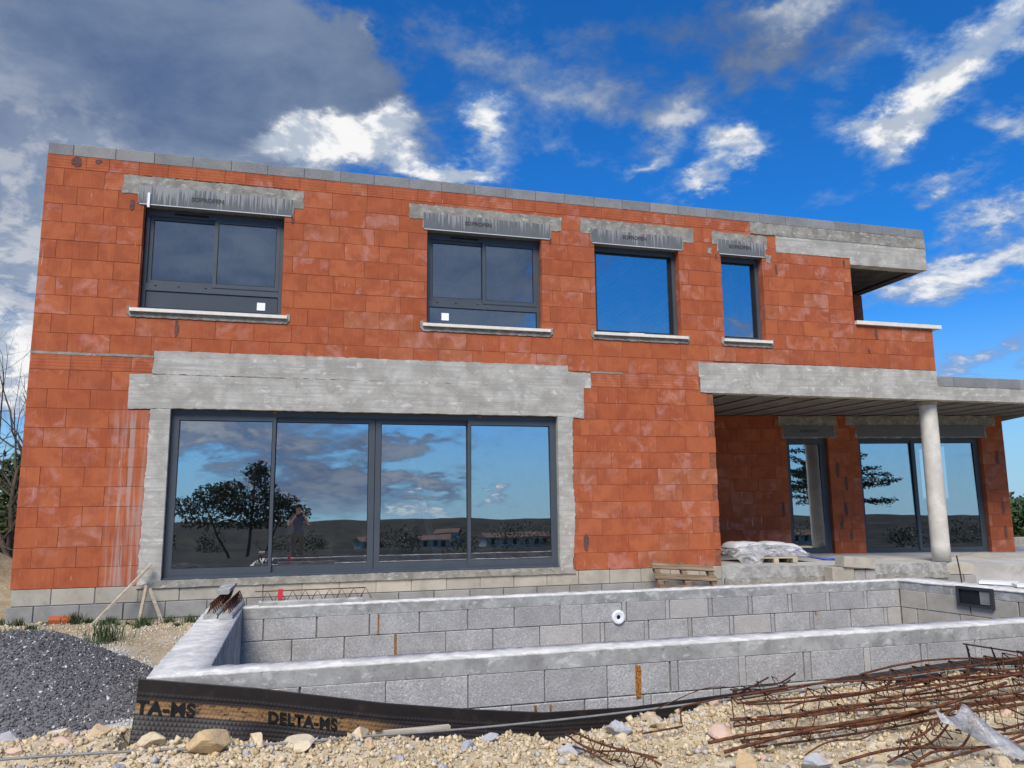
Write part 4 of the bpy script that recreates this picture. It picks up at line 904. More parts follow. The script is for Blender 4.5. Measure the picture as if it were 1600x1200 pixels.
while len(gp) < 4500:
    x, y = SR.uniform(-1.0, 2.5), SR.uniform(-5.6, -0.05); d = min(segd(x, y, (-0.6, -0.9), (1.0, -1.5)), segd(x, y, (1.2, -1.9), (2.3, -3.9)), segd(x, y, (2.3, -3.9), (2.4, -5.6)))
    if d > 0.3 and SR.random() < 0.86: continue
    s_ = min(0.03, 0.006+abs(SR.gauss(0, 0.006))); gp.append((x, y, H(x, y)+s_*0.3, s_))
g2 = []
while len(g2) < 6000:
    x, y = SR.uniform(-1.2, 2.55), -.02-abs(SR.gauss(0, 1.4)); s_ = min(.035, .004+abs(SR.gauss(0, .006)))
    if y > -4.5: g2.append((x, y, H(x, y)+s_*.3, s_))
o = scatter('dirt_clods', 'soil_grit', None, g2, 7); o['label'] = 'loose clods and small stones on the dirt strip before the plinth'
o = scatter('pale_gravel', 'pale_gravel', None, gp, 2); o['label'] = 'pale crushed gravel spread left of the pool'
HC = (1.38, -4.2)
def heap(x, y):
    dx, dy = x-HC[0], (y-HC[1])*0.92; r = math.hypot(dx, dy)*(1+0.10*noise.noise(Vector((x*1.3, y*1.3, 8))))
    return -0.50+0.66*max(0, 1-(r/1.26)**1.12)*(1-0.10*math.exp(-(r/0.22)**2))+0.02*noise.noise(Vector((x*4, y*4, 1)))
hv, hf = [], []
for i in range(41):
    for j in range(41):
        x, y = HC[0]-1.4+0.07*i, HC[1]-1.4+0.07*j; hv.append((x, y, heap(x, y)))
hf = [(i*41+j, (i+1)*41+j, (i+1)*41+j+1, i*41+j+1) for i in range(40) for j in range(40) if math.hypot(i-20, j-20) < 19.5]
hp = MB().add(hv, hf).build('gravel_heap', 'dark_gravel', None, True); tag(hp, 'conical heap of dark grey crushed gravel left of the pool', 'gravel heap')
gp = []
while len(gp) < 34000:
    a, r = SR.uniform(0, 6.283), 1.25*math.sqrt(SR.random()); x, y = HC[0]+r*math.cos(a), HC[1]+r*math.sin(a); s_ = 0.0035+abs(SR.gauss(0, 0.0045)); gp.append((x, y, heap(x, y)+s_*0.2, min(s_, 0.022)))
o = scatter('gravel', 'dark_gravel', hp, gp, 5)

# ------------------------------------------------------------------ rebar
def spl(p, q, n=10, sag=0.0, wob=0.0, seed=0):
    rr = random.Random(seed); p, q = Vector(p), Vector(q); a, b = rr.uniform(-wob, wob), rr.uniform(-wob, wob)
    return [p.lerp(q, i/n)+Vector((0, a*math.sin(math.pi*i/n), -sag*math.sin(math.pi*i/n)+b*math.sin(2*math.pi*i/n))) for i in range(n+1)]
def cage(p, q, w, h, label, sp=0.2, rb=0.0062, rs=0.004, tri=False, roll=0.0, seed=0, m='rust', hooks=True):
    p, q = Vector(p), Vector(q); d = (q-p); L = d.length; d.normalize(); u = d.cross(Vector((0, 0, 1))).normalized(); v = u.cross(d)
    c, s_ = math.cos(roll), math.sin(roll); u, v = u*c+v*s_, -u*s_+v*c; rr = random.Random(seed)
    o = tag(empty('rebar_cage', p), label, 'rebar cage', 'rusty rebar cages by the pool')
    prof = [(0, h/2), (-w/2, -h/2), (w/2, -h/2)] if tri else [(-w/2, h/2), (-w/2, -h/2), (w/2, -h/2), (w/2, h/2)]
    for a, b in prof:
        s0, s1 = p+u*a+v*b-d*rr.uniform(-.02, .06), q+u*a*rr.uniform(.8, 1.2)+v*b+d*rr.uniform(-.1, .1)
        MB().tube([x-p for x in spl(s0, s1, 8, 0.015, 0.035, rr.randrange(999))], rb, 6).build('bar', m, o, True)
    k = 0.03
    while k < L:
        cc = p+d*k; sk = rr.uniform(-.03, .03); loop = [cc+u*a*1.06+v*b*1.06+d*sk*(1 if b > 0 else -1) for a, b in prof]; loop.append(loop[0])
        if hooks: loop.append(loop[0]-(u*prof[0][0]+v*prof[0][1])*0.6+d*0.02)
        MB().tube([x-p for x in loop], rs, 5).build('stirrup', m, o, True); k += sp*rr.uniform(0.8, 1.25)
    return o
cage((5.80, -6.86, -.175), (8.3, -6.95, -.10), .13, .12, 'long rusty rebar cage with hooked end lying nearest the pool wall', seed=1)
cage((5.70, -7.16, -.20), (8.0, -7.10, -.12), .12, .11, 'long rusty rebar cage lying in the middle of the bundle', seed=2, sp=.26)
cage((6.6, -7.0, -.06), (8.6, -6.85, .0), .12, .10, 'rusty rebar cage lying on top of the bundle at the right', seed=4, sp=.15)
cage((6.24, -7.64, -.20), (6.78, -7.44, -.13), .10, .10, 'short triangular rebar cage pointing to the lower left at the front', seed=5, sp=.09, tri=True)
cage((4.83, -6.86, -.24), (5.06, -7.36, -.245), .06, .06, 'small thin rebar cage at the lower edge left of the bundle', seed=6, sp=.07, rb=.005, rs=.003)
cage((7.78, -6.52, -.05), (9.4, -6.62, -.30), .02, .15, 'raised rebar cage with three bars jutting up before the pool wall', seed=7, sp=.2, roll=.2, m='rust_dark', tri=True)
cage((6.03, -6.47, -.19), (6.37, -6.50, -.115), .06, .05, 'short blackish rebar cage sticking up behind the grey tube', seed=8, sp=.09, m='rust_dark', rb=.005, rs=.003)
cage((6.75, -7.55, -.12), (8.2, -7.35, -.09), .12, .12, 'rusty rebar cage at the right edge beside the plastic scrap', seed=9, sp=.14)
BARS = [((5.50, -7.10, -.25), (6.8, -7.22, -.16), .009, 'thick rusty bar running out lowest to the left'), ((5.50, -7.26, -.25), (7.4, -7.18, -.06), .009, 'thick rusty bar with a pale end crossing the bundle'),
 ((5.9, -7.62, -.23), (7.1, -7.70, -.17), .007, 'rusty bar lying along the lower right edge'), ((6.2, -7.75, -.235), (7.2, -7.62, -.15), .006, 'rusty bar below the short triangular cage'),
 ((5.95, -6.75, -.12), (7.2, -6.62, -.16), .005, 'thin bowed bar arching over the bundle'), ((6.0, -7.05, -.13), (7.0, -6.72, -.13), .005, 'thin bar slanting across the bundle'),
 ((6.9, -7.1, .0), (7.35, -7.62, -.19), .005, 'thin bar slanting down past the plastic scrap'), ((6.0, -6.66, -.2), (8.2, -6.62, -.14), .006, 'straight bar at the back of the bundle'),
 ((5.8, -7.5, -.22), (6.5, -7.22, -.19), .004, 'short thin wire in front of the bundle'), ((5.45, -6.55, -.22), (6.1, -6.42, -.17), .003, 'thin brown wire curling beside the grey tube')]
for k, (a, b, r, lab) in enumerate(BARS): tag(MB().tube(spl(a, b, 14, -0.05 if 'bow' in lab or 'curl' in lab else 0.01, 0.03, k), r, 6).build('rebar', 'rust', None, True), lab, 'rebar', 'loose rusty bars')
hk = [(5.24, -6.85, -.25), (5.49, -6.84, -.235), (5.50, -6.80, -.215), (5.505, -6.79, -.16), (5.53, -6.78, -.145), (5.85, -6.72, -.13)]
tag(MB().tube(hk, 0.005, 6).build('rebar', 'rust', None, True), 'bent rusty bar with a square hook beside the flat pinkish stone', 'rebar', 'loose rusty bars')
# plastic scrap hung on the steel
pv_ = []
for i in range(13):
    for j in range(7):
        u, v = i/12, j/6; w = 0.11-0.07*ss(u, .35, .6)+.02*u
        pv_.append((6.60+0.30*u+w*(v-.5)*.7, -7.56-0.42*u+.06*math.sin(9*u+5*v), -.075-0.17*u**.8+w*(v-.5)*.8+.035*math.sin(7*v+8*u)*(1-u*.5)))
sc = MB().add(pv_, [(i*7+j, (i+1)*7+j, (i+1)*7+j+1, i*7+j+1) for i in range(12) for j in range(6)]).build('plastic_scrap', 'film', None, True); sc.modifiers.new('thickness', 'SOLIDIFY').thickness = 0.0015; sc.modifiers.new('smooth', 'SUBSURF').levels = 1
tag(sc, 'torn crumpled strip of clear plastic caught on the rebar', 'plastic scrap')

# ------------------------------------------------------------------ things on the pool rim and the terrace
def girder(T, L, label, tops=True):
    o = tag(empty('lattice_joist'), label, 'joist', 'precast lattice joists'); o.matrix_world = T
    MB().prism([(-.055, 0), (.055, 0), (.055, .03), (.045, .042), (-.045, .042), (-.055, .03)], 0, L).build('concrete_foot', 'ring_beam', o)
    MB().tube([(0, -.04, .13), (0, L+.02, .13)], .0055, 6).build('top_bar', 'rust', o, True)
    for s_ in (-1, 1):
        k = 0.02; pts = []
        while k < L: pts += [(s_*.03, k, .03), (0, k+.055, .13), (s_*.03, k+.11, .03)]; k += .115
        MB().tube(pts, .0035, 5).build('lattice_wire', 'rust', o, True)
    return o
girder(Matrix.Translation((3.05, -3.08, ZT)) @ Matrix.Rotation(-math.pi/2+0.01, 4, 'Z'), .97, 'lattice joist lying along the back rim of the pool with a red tag')
tag(MB().box(3.22, 3.265, -3.11, -3.06, ZT+.05, ZT+.145).build('red_tag', 'red_plastic'), 'small red plastic piece on the lattice joist at the back rim', 'tag')
girder(Matrix.Translation((2.70, -3.88, ZT)) @ Matrix.Rotation(-0.03, 4, 'Z'), .95, 'left lattice joist of the pair standing on the pool corner rim')
girder(Matrix.Translation((2.825, -3.92, ZT)) @ Matrix.Rotation(-0.04, 4, 'Z'), .95, 'right lattice joist of the pair standing on the pool corner rim')
girder(Matrix.Translation((2.77, -3.62, ZT+.215)) @ Matrix.Rotation(-0.03, 4, 'Z') @ Matrix.Rotation(math.pi, 4, 'Y'), .6, 'upside down lattice joist lying on top of the pair on the pool corner')
def pallet(T, label, L=1.15, W=.8, boards=5, m='wood_old', cross=3):
    o = tag(empty('wooden_pallet'), label, 'pallet'); o.matrix_world = T
    for k in range(boards):
        y = -W/2+W*(k+.5)/boards+SR.uniform(-.012, .012); MB().box(-L/2+SR.uniform(-.04, .03), L/2+SR.uniform(-.03, .05), y-.045, y+.045, .075, .095).build('board', m, o)
    for k in range(cross):
        x = -L/2+.05+(L-.1)*k/(cross-1); MB().box(x-.04, x+.04, -W/2, W/2, 0, .074).build('bearer', m, o)
    return o
pallet(Matrix.Translation((8.95, -.36, -.14)) @ Matrix.Rotation(.075, 4, 'Y') @ Matrix.Rotation(R(52), 4, 'X') @ Matrix.Translation((0, 0, -.06)), 'weathered broken wooden pallet leaning on the plinth beside the terrace', .98, .55, 3)
pallet(Matrix.Translation((11.2, .95, -.045)) @ Matrix.Rotation(R(-12), 4, 'Z'), 'pale wooden pallet under the plastic wrapped sacks', .75, .75, 5, 'wood_pale')
def pillow(name, c, L, W, Hh, rz, label, m='sack', tilt=0.0, seed=0):
    V, F = [], []; nu, nv = 14, 10; rr = random.Random(seed)
    for i in range(nu+1):
        for j in range(nv+1):
            u, v = 2*i/nu-1, 2*j/nv-1; e = (max(0, 1-u**4)*max(0, 1-v**4))**.5; V.append((u*L/2*(1-.04*v*v), v*W/2*(1-.05*u*u), Hh*(.08+.92*e)*(1+.14*noise.noise(Vector((u*2.2, v*2.2, seed))))))
    N_ = len(V); V += [(x, y, -z*.12) for x, y, z in V]
    F = [(i*(nv+1)+j, (i+1)*(nv+1)+j, (i+1)*(nv+1)+j+1, i*(nv+1)+j+1) for i in range(nu) for j in range(nv)]; F += [tuple(N_+k for k in f[::-1]) for f in F]
    rim = [i*(nv+1) for i in range(nu)]+[nu*(nv+1)+j for j in range(nv)]+[i*(nv+1)+nv for i in range(nu, 0, -1)]+[j for j in range(nv, 0, -1)]
    F += [(rim[k], rim[(k+1) % len(rim)], N_+rim[(k+1) % len(rim)], N_+rim[k]) for k in range(len(rim))]
    o = MB().add(V, F).build(name, m, None, True); o.location = c; o.rotation_euler = (0, tilt, rz); return tag(o, label, 'sack', 'cement sacks on the terrace')
pillow('cement_sack', (10.98, 1.15, .045), .72, .5, .13, .3, 'white sack at the left of the plastic covered pile', seed=1); pillow('cement_sack', (11.55, 1.0, .045), .75, .5, .13, -.2, 'white sack at the right of the plastic covered pile', seed=2)
pillow('cement_sack', (10.95, 1.25, .165), .75, .5, .12, .1, 'printed white sack on the upper left of the pile', tilt=.05, seed=3); pillow('cement_sack', (11.6, 1.2, .155), .75, .5, .11, -.15, 'printed white sack on the upper right of the pile', tilt=.12, seed=4)
fv = []
for i in range(31):
    for j in range(25):
        x = 10.45+1.55*i/30; y0_ = .50+.17*ss(x, 10.75, 11.0); y = y0_+(1.5-y0_)*j/24
        base = .27*min(1, max(0, 1-abs((x-11.2)/.86)**5))*min(1, max(0, 1-abs((y-1.15)/.62)**5)); w = noise.noise(Vector((x*5, y*5, 2)))*.05+noise.noise(Vector((x*13, y*13, 4)))*.022
        z = -.04+base*(1.0 if y > .85 else .75)+w*(0.4+base*2.2)
        fv.append((x+.03*noise.noise(Vector((x*6, y*6, 9))), y+.03*noise.noise(Vector((y*6, x*6, 5))), max(z, -.05)))
cov = MB().add(fv, [(i*25+j, (i+1)*25+j, (i+1)*25+j+1, i*25+j+1) for i in range(30) for j in range(24)]).build('plastic_cover', 'film', None, True); cov.modifiers.new('smooth', 'SUBSURF').levels = 1
tag(cov, 'crumpled translucent plastic sheet draped over the sacks on the terrace', 'plastic sheet')
tag(MB().tube([(12.1, 1.3, .03), (12.3, 1.2, -.02), (12.5, 1.05, -.055), (12.62, 1.0, -.05)], [.012, .02, .03, .02], 8).build('strap', 'blue_plastic', None, True), 'dark blue strap end lying right of the plastic covered pile', 'strap')
def loose(label, c, rz, ry=0.0, L=.5, Hh=.2, W=.2, m='plinth_block'):
    o = MB().block(L, Hh, W, .006).build('concrete_block', m); o.location = c; o.rotation_euler = (0, ry, rz); tag(o, label, 'concrete block', 'loose blocks at the terrace edge')
loose('tan concrete block standing left under the tilted block', (11.48, -.36, -.27), 0, 0, .40, .21, .2)
loose('grey concrete block standing right under the tilted block', (11.90, -.34, -.31), 0, 0, .20, .205, .2, 'pool_block'); loose('narrow grey concrete block beside the tilted pair', (12.112, -.34, -.31), 0, 0, .19, .2, .2, 'pool_block')
loose('tilted pale concrete block lying on top of two others', (11.68, -.40, -.052), .04, .08, .60, .165, .22, 'plinth_block')
for k, (x, y, sx, sy) in enumerate(((10.80, -4.02, .36, .22), (10.86, -4.35, .3, .2))):
    o = MB().box(-sx/2, sx/2, -sy/2, sy/2, 0, .025).build('foam_board', 'white_plastic'); o.location = (x, y, ZT+.012); o.rotation_euler.z = .3*k-.9; tag(o, ('white foam board on the far pool rim behind the skimmer', 'white foam board at the right edge on the far pool rim')[k], 'foam board')
tag(MB().tube([(10.62, -3.70, ZT-.02), (10.615, -3.69, .2), (10.60, -3.68, .36)], .0075, 6).build('steel_spike', 'rust_dark'), 'upright thin steel spike above the pool skimmer', 'spike')
tag(MB().tube([(10.98, -4.42, ZT-.02), (10.975, -4.42, .15)], .007, 6).build('steel_spike', 'rust_dark'), 'short steel spike at the right edge on the pool rim', 'spike')
sv_ = [];
for i in range(25):
    for j in range(25):
        u, v = i/12-1, j/12-1; r = math.hypot(u, v); sv_.append((15.9+u*1.0, 1.0+v*.8, -.13+.11*max(0, 1-r)**.9+.012*noise.noise(Vector((u*7, v*7, 0)))))
tag(MB().add(sv_, [(i*25+j, (i+1)*25+j, (i+1)*25+j+1, i*25+j+1) for i in range(24) for j in range(24)]).build('sand_heap', 'plinth_block', None, True), 'low heap of sand at the right end of the terrace', 'sand heap')
# stakes and bits against the plinth at the left
def stake(a, b, w, lab): tag(MB().bar(a, b, w, w*.6).build('wooden_stake', 'wood_stake'), lab, 'stake', 'wooden stakes at the plinth')
stake((1.02, -.42, -.42), (1.60, -.10, .27), .045, 'long wooden stake leaning up to the door jamb'); stake((1.52, -.22, -.42), (1.57, -.16, .02), .045, 'upright wooden stake at the plinth below the jamb'); stake((1.60, -.14, -.02), (1.80, -.34, -.42), .035, 'short wooden stake slanting right at the plinth')
o = MB().block(.25, .11, .12, .012).build('brick_fragment', 'clay'); o.location = (.52, -.28, -.43); o.rotation_euler = (.2, .05, -.1); tag(o, 'broken piece of red clay block on the ground by the plinth', 'brick')
WEEDS = [(.80, -.28, .17, 'bushy green weed at the plinth right of the brick fragment', 30), (1.50, -1.95, .27, 'tall dark green weed growing beside the pale gravel', 34), (1.22, -.30, .12, 'low grass between the long stake and the plinth', 26), (-.02, .1, .12, 'low weed at the left corner of the house', 22), (1.62, -.55, .14, 'broad grass tuft right of the wooden stakes', 40), (2.12, -.35, .12, 'small weed at the plinth near the pool corner', 22), (.25, -.45, .12, 'thin weed left of the brick fragment', 22), (1.88, -.32, .11, 'grass tuft below the sliding door', 22), (.5, -.8, .1, 'sparse grass in front of the brick fragment', 18), (1.40, -2.25, .15, 'small tuft beside the tall dark green weed', 16)]
WEEDS += [(SR.uniform(-.1, 2.35), SR.uniform(-1.0, -.15), SR.uniform(.05, .1), 'sparse grass sprig on the dirt strip before the plinth', 12) for _ in range(14)]
for k, (x, y, h, lab, nb) in enumerate(WEEDS):
    mb = MB(); rr = random.Random(50+k); z0 = H(x, y)
    for _ in range(nb*5):
        a = rr.uniform(0, 6.283); sp = rr.uniform(.1, .7)*h; hh = h*rr.uniform(.45, 1.05); bx, by = x+rr.gauss(0, h*.35), y+rr.gauss(0, h*.3); w = rr.uniform(.0015, .0042); t = Vector((math.cos(a), math.sin(a), 0)); s_ = Vector((-t.y, t.x, 0))*w; b = Vector((bx, by, z0-.01))
        m1 = b+t*sp*.35+Vector((0, 0, hh*.6)); tip = b+t*sp+Vector((0, 0, hh)); mb.add([b-s_, b+s_, m1+s_*1.2, m1-s_*1.2, tip], [(0, 1, 2, 3), (3, 2, 4)])
    tag(mb.build('weed', 'grass_leaf'), lab, 'weed', 'grass sprigs on the dirt strip' if lab.startswith('sparse grass sprig') else 'weeds along the plinth')

# ------------------------------------------------------------------ trees, houses and the photographer (much of it seen in the glass)
def leaves(mb, c, r, n, size, rr, flat=1.0):
    for _ in range(n):
        d = Vector((rr.gauss(0, 1), rr.gauss(0, 1), rr.gauss(0, 1))).normalized(); k = rr.random()**0.45
        p = Vector(c)+Vector((d.x*r[0], d.y*r[1], d.z*r[2]))*k
        a = Vector((rr.gauss(0, 1), rr.gauss(0, 1), rr.gauss(0, flat))).normalized()*size*rr.uniform(.6, 1.3); b = a.cross(Vector((rr.gauss(0, 1), rr.gauss(0, 1), rr.gauss(0, 1)))).normalized()*size*.45
        mb.add([p-a, p+b, p+a, p-b], [(0, 1, 2, 3)])
def branch(mb, p, d, L, r, depth, rr, spread=.6, n=5, tips=None):
    pts = [Vector(p)]; rad = [r]; d = Vector(d).normalized()
    for i in range(n):
        d = (d+Vector((rr.gauss(0, .16), rr.gauss(0, .16), rr.gauss(0, .12)+.04))).normalized(); pts.append(pts[-1]+d*L/n); rad.append(r*(1-.55*(i+1)/n))
        if depth > 0 and i >= 1:
            for _ in range(rr.choice((1, 1, 2))):
                e = (d+Vector((rr.gauss(0, spread), rr.gauss(0, spread), rr.gauss(0, spread)*.8+.1))).normalized(); branch(mb, pts[-1], e, L*rr.uniform(.45, .7), rad[-1]*.6, depth-1, rr, spread, max(3, n-1), tips)
    mb.tube(pts, rad, 5 if r < .03 else 7, False)
    if tips is not None: tips.append(pts[-1])
def tree(name, base, clumps, label, lm, trunks, tr=.12, nleaf=900, ls=.16, seed=0, cat='tree', group=None):
    rr = random.Random(seed); o = tag(empty(name, base), label, cat, group); b = Vector(base); mb = MB()
    for (x, y, z), w in trunks:
        p = Vector((0, 0, min(-.1, H(b.x, b.y)-b.z-.1))); q = Vector((x, y, z)); pts = [p.lerp(q, k/6)+Vector((rr.gauss(0, .06), rr.gauss(0, .06), 0))*(0 < k < 6) for k in range(7)]; mb.tube(pts, [tr*w*(1-.7*k/6) for k in range(7)], 7)
        for _ in range(5): branch(mb, pts[rr.randrange(3, 7)], (rr.gauss(0, 1), rr.gauss(0, 1), .6), 1.0, tr*w*.3, 1, rr)
    mb.build('trunk', 'bark', o, True); cr = MB()
    for c, r, k in clumps: leaves(cr, c, r, int(nleaf*k), ls, rr)
    cr.build('crown', lm, o); return o
gz = 0.0
def Q(x, z): return (x-0.8, random.Random(int(x*10)).uniform(-.5, .5), z-gz)
def Q(x, z): return (x-0.8, random.Random(int(x*10)).uniform(-.5, .5), z+1.25)
tree('oak_tree', (0.8, -33.6, gz), [(Q(-2.2, .6), (1.0, .9, .65), 1), (Q(-1.2, 1.3), (1.0, .9, .6), 1), (Q(-.4, 1.6), (.8, .8, .5), .7), (Q(1.1, 2.4), (.75, .8, .75), 1.1), (Q(1.5, 1.2), (.9, .9, .7), .9), (Q(.2, .4), (.9, .9, .5), .7), (Q(2.6, .8), (.9, .8, .5), .7), (Q(3.4, .2), (.7, .7, .5), .5), (Q(1.0, .2), (1.0, .8, .45), .6), (Q(-1.6, -.2), (1.3, .8, .4), .6), (Q(.6, -.3), (1.5, .8, .35), .7), (Q(2.2, -.1), (1.2, .8, .5), .7), (Q(-.6, .7), (1.0, .8, .6), .7), (Q(.2, 1.1), (.9, .8, .6), .8), (Q(2.0, .5), (1.0, .8, .6), .8)],
     'dark spreading tree reflected in the left panes of the sliding door', 'pine_leaf', [(Q(-1.6, .8), .8), (Q(.9, 2.0), 1), (Q(2.6, .7), .7)], .13, 560, .11, 3)
# cedar: tiers of level boughs
rr = random.Random(5); cz = 0.3; ced = tag(empty('cedar_tree', (19.9, -19.3, cz)), 'dark cedar with level boughs reflected in the terrace windows', 'tree'); tb = MB().tube([(0, 0, -4), (.05, 0, 3), (0, .05, 6), (0, 0, 8.6)], [.22, .17, .09, .02], 9); cb = MB(); z = 1.0
while z < 8.4:
    L = 3.3*(1-z/9.2)+.25
    for k in range(7):
        a = rr.uniform(0, 6.283); l = L*rr.uniform(.3, 1.1); d = Vector((math.cos(a), math.sin(a), rr.uniform(-.12, .42))); p = Vector((0, 0, z+rr.uniform(-.15, .15))); tb.tube([p, p+d*l*.5, p+d*l], [.035, .022, .006], 5)
        for i in range(int(40*l)):
            t = rr.uniform(.12, 1.0); q = p+d*l*t; s_ = Vector((-d.y, d.x, 0))*rr.gauss(0, .17*l*(1.1-t)*.8); leaves(cb, q+s_+Vector((0, 0, rr.gauss(.02, .05))), (.12, .12, .09), 3, .07, rr, .9)
    z += rr.uniform(.22, .36)
tb.build('trunk', 'bark', ced, True); cb.build('crown', 'cedar_leaf', ced)
# bare tree and bushes behind the left corner
rr = random.Random(21); bz = -.45; bt = tag(empty('bare_tree', (-2.85, 9.0, bz)), 'leafless dark tree behind the left corner of the house', 'tree'); mb = MB()
branch(mb, (.75, 0, -.1), (-.55, 0, 1), 2.6, .11, 4, rr, .55, 5); branch(mb, (-.2, .4, 0), (.1, 0, 1), 2.4, .08, 4, rr, .55, 5); branch(mb, (-1.0, .3, 0), (.25, .1, 1), 2.8, .09, 4, rr, .5, 5); branch(mb, (.5, .6, 0), (-.2, .1, 1), 2.9, .09, 4, rr, .6, 5); branch(mb, (.2, -.3, 0), (-.35, .1, 1), 2.5, .07, 4, rr, .6, 5); mb.build('trunk', 'bark', bt, True)
tree('bush', (-3.1, 10.5, -.4), [((0, 0, .9), (1.6, 1.0, .9), 1), ((-1.2, 0, 1.3), (1.1, .9, .9), .7)], 'grey green bush behind the bare tree at the left edge', 'shrub_leaf', [((0, 0, .8), .5)], .06, 1300, .09, 8, 'bush')
tree('bush', (-5.2, 15, -.4), [((0, 0, 1.5), (2.0, 1.5, 1.5), 1), ((1.2, 0, 2.2), (1.2, 1, 1.0), .6)], 'dark evergreen bush far behind the left corner of the house', 'green_tree', [((0, 0, 1.2), .8)], .08, 1500, .14, 9, 'bush')
# beyond the terrace at the right
for k, (x, y, h, w, lab) in enumerate(((47, 27.5, 3.0, 3.2, 'round green tree beyond the right end of the terrace'), (57, 38.5, 3.4, 3.6, 'farther green tree left of the round one beyond the terrace'), (43, 20, 2.6, 2.8, 'low green tree at the right edge beyond the terrace'))):
    z = H(x, y); tree('green_tree', (x, y, z), [((0, 0, h*.8), (w*.6, w*.6, h*.45), 1), ((w*.4, .3, h*.6), (w*.45, w*.45, h*.35), .7), ((-w*.4, 0, h*.62), (w*.45, w*.45, h*.35), .7)], lab, 'green_tree', [((0, 0, h*.7), 1)], .16, 700, .2, 30+k, 'tree', 'trees beyond the terrace')
o = tag(empty('garden_wall', (18.9, 3.6, 0)), 'low tan block wall beyond the right end of the terrace', 'wall')
for r_ in range(2):
    for k in range(9):
        me = cache.setdefault('gw', MB().block(.49, .195, .2, .006).mesh('block', 'plinth_block')); link('block', me, o, (k*.5-.25*r_, k*.17*.0, -.32+.2*r_))
MB().box(0.0, 4.2, .012, .19, -.6, .06).build('block_core', 'joint', o)
def cottage(x, y, w, d, h, rz, label, seed):
    z = H(x, y)-.3; o = tag(empty('cottage', (x, y, z), rz), label, 'house', 'distant cottages'); MB().box(-w/2, w/2, -d/2, d/2, 0, h).build('wall', 'render_wall', o)
    MB().add([(-w/2-.4, -d/2-.4, h-.05), (w/2+.4, -d/2-.4, h-.05), (w/2+.4, d/2+.4, h-.05), (-w/2-.4, d/2+.4, h-.05), (-w/2-.4, 0, h+d*.2), (w/2+.4, 0, h+d*.2)], [(0, 1, 5, 4), (2, 3, 4, 5), (0, 4, 3), (1, 2, 5), (0, 3, 2, 1)]).build('roof', 'roof_tile', o)
    for s_ in (-1, 1):
        for xx in (-.3, .05, .32): MB().box(xx*w-.5, xx*w+.5, s_*d/2-.03, s_*d/2+.03, 1.0, 2.3).build('window', 'seal', o)
for k, (x, y, w, d, h, rz, lab) in enumerate(((35, -176, 7, 5, 2.6, .2, 'cream cottage with tiled roof reflected in the third door pane'), (50, -171, 9, 5, 2.6, -.1, 'long cottage reflected in the fourth door pane'), (42, -196, 6, 5, 4.2, .4, 'two-storey cottage reflected behind the cream cottage'), (61, -180, 7, 5, 2.8, .1, 'rightmost cottage reflected in the fourth door pane'), (20, -182, 6, 5, 2.6, -.3, 'cottage half hidden in trees reflected near the door mullion'),
                                                 (420, 395, 14, 9, 8, .3, 'white far house on the hillside beyond the terrace'), (452, 405, 16, 10, 8, -.2, 'second white far house higher on the hillside'), (430, 372, 12, 9, 7, 0, 'small far house right of the white one on the hillside'))): cottage(x, y, w, d, h, rz, lab, k)
wr = random.Random(77); mb = MB()
for _ in range(170):
    a = wr.uniform(-2.5, -.45); r = wr.uniform(95, 420); x, y = 3+r*math.cos(a), -8+r*math.sin(a)
    if any(math.hypot(x-q[0], y-q[1]) < 9 for q in ((35, -176), (50, -171), (42, -196), (61, -180), (20, -182), (19.9, -19.3), (.8, -33.6))): continue
    s_ = wr.uniform(1.6, 3.4); leaves(mb, (x, y, H(x, y)+s_*.8), (s_*1.2, s_*1.2, s_), 200, .3, wr)
o = mb.build('scrub_wood', 'pine_leaf'); o['kind'] = 'stuff'; o['label'] = 'dark scrub and trees filling the valley behind the photographer'
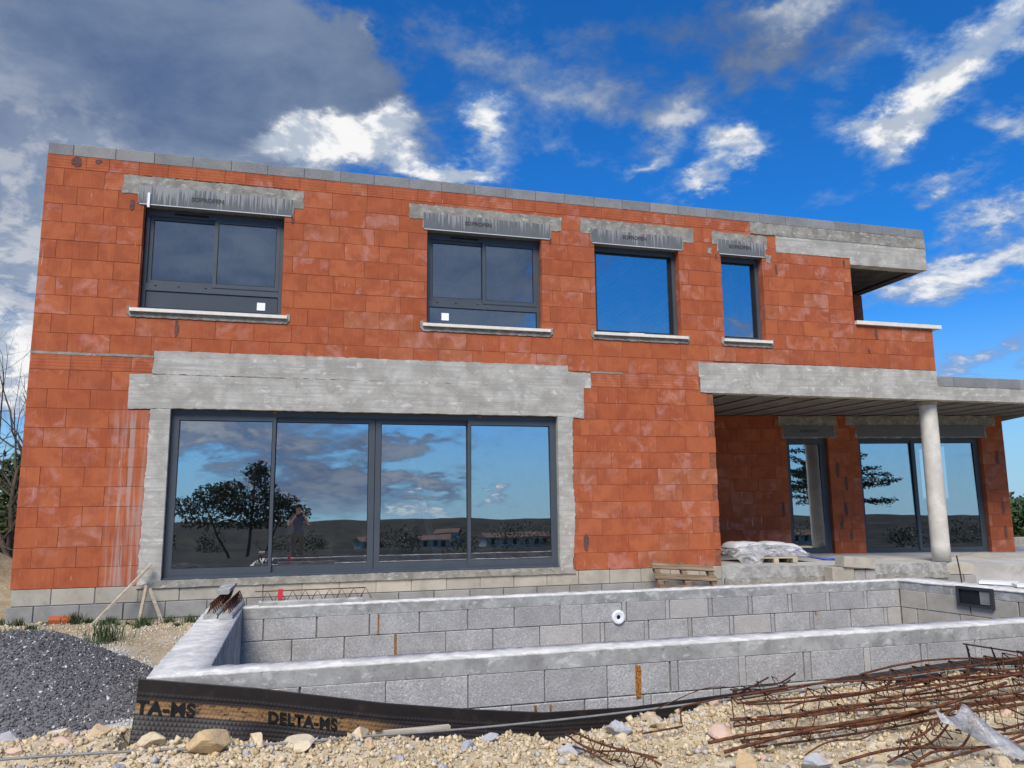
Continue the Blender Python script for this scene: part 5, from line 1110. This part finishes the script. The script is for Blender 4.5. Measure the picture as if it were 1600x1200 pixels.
# the photographer, seen only as a reflection
def person():
    V = {}; E = []; rad = {}
    def j(n, p, r, parent=None):
        V[n] = Vector(p); rad[n] = r
        if parent: E.append((parent, n))
    j('pel', (0, 0, .93), .13); j('sp', (0, .0, 1.10), .125, 'pel'); j('ch', (0, .0, 1.27), .135, 'sp'); j('nk0', (0, -.01, 1.41), .065, 'ch'); j('nk', (0, .01, 1.47), .055, 'nk0'); j('hd', (0, .03, 1.55), .078, 'nk'); j('hd2', (0, .025, 1.635), .085, 'hd'); j('hd3', (0, .01, 1.69), .055, 'hd2')
    for s, t in ((-1, 'l'), (1, 'r')):
        j('sh'+t, (s*.16, -.01, 1.36), .07, 'ch'); j('ub'+t, (s*.235, .04, 1.25), .048, 'sh'+t); j('el'+t, (s*.27, .12, 1.16), .042, 'ub'+t); j('fa'+t, (s*.20, .22, 1.28), .036, 'el'+t); j('wr'+t, (s*.125, .31, 1.40), .027, 'fa'+t); j('pm'+t, (s*.10, .345, 1.455), .03, 'wr'+t)
        for k, (dx, dz) in enumerate(((-.005, .055), (-.012, .045), (-.014, .03), (-.012, .012))): j('f%d%s' % (k, t), (s*(.086+dx*.3), .372, 1.47+dz*.7), .0095, 'pm'+t); j('g%d%s' % (k, t), (s*(.062+dx), .376, 1.476+dz*.75), .0085, 'f%d%s' % (k, t))
        j('th'+t, (s*.088, .335, 1.44), .011, 'pm'+t); j('ti'+t, (s*.060, .345, 1.462), .0095, 'th'+t)
        j('hp'+t, (s*.095, 0, .88), .10, 'pel'); j('kn'+t, (s*.11, .02, .50), .062, 'hp'+t); j('ca'+t, (s*.115, -.01, .34), .058, 'kn'+t); j('an'+t, (s*.12, -.02, .09), .04, 'ca'+t); j('ft'+t, (s*.14, .10, .045), .042, 'an'+t); j('to'+t, (s*.15, .17, .035), .03, 'ft'+t)
    names = list(V); me = bpy.data.meshes.new('p'); me.from_pydata([V[n] for n in names], [(names.index(a), names.index(b)) for a, b in E], []); ob = bpy.data.objects.new('p', me); COL.objects.link(ob)
    ob.modifiers.new('s', 'SKIN'); ly = me.skin_vertices[0].data
    for i, n in enumerate(names): ly[i].radius = (rad[n],)*2
    ly[0].use_root = True; ob.modifiers.new('u', 'SUBSURF').levels = 1
    dg = bpy.context.evaluated_depsgraph_get(); bd = bpy.data.meshes.new_from_object(ob.evaluated_get(dg)); bpy.data.objects.remove(ob)
    for m in ('skin', 'shirt', 'trousers'): bd.materials.append(M[m])
    for p in bd.polygons:
        c = p.center; p.use_smooth = True; arm = abs(c.x) > .245 or (c.y > .18 and c.z > 1.1)
        p.material_index = 2 if c.z < .94 else (0 if (c.z > 1.44 or arm) else 1)
    for v in bd.vertices:                       # nose, brow and chin on the front of the head
        if v.co.z > 1.5 and abs(v.co.x) < .03 and v.co.y > .08: v.co.y += .018*math.exp(-((v.co.z-1.585)/.03)**2)
    root = tag(empty('person', (CAM.x-.03, CAM.y-.445, H(CAM.x, CAM.y-.4)), -YAW*0.6), 'person in dark shirt photographing, arms raised, reflected in the sliding door', 'person')
    link('body', bd, root)
    hv, hf = lathe([(.02, 0), (.06, .008), (.088, .045), (.096, .09), (.09, .12)], 18); h = MB(Matrix.Translation((0, .012, 1.745)) @ Matrix.Rotation(-math.pi/2+.25, 4, 'X')); h.add([(x, y, z) for x, y, z in hv], hf); h.build('hair', 'hair', root, True)
    ph = MB().box(-.075, .075, -.004, .004, -.038, .038).build('smartphone', 'black_plastic'); ph.matrix_world = Matrix.Translation(CAM-fw*.03) @ Matrix.Rotation(-YAW, 4, 'Z') @ Matrix.Rotation(PITCH, 4, 'X'); tag(ph, 'black smartphone held up by the reflected photographer', 'phone')
person()
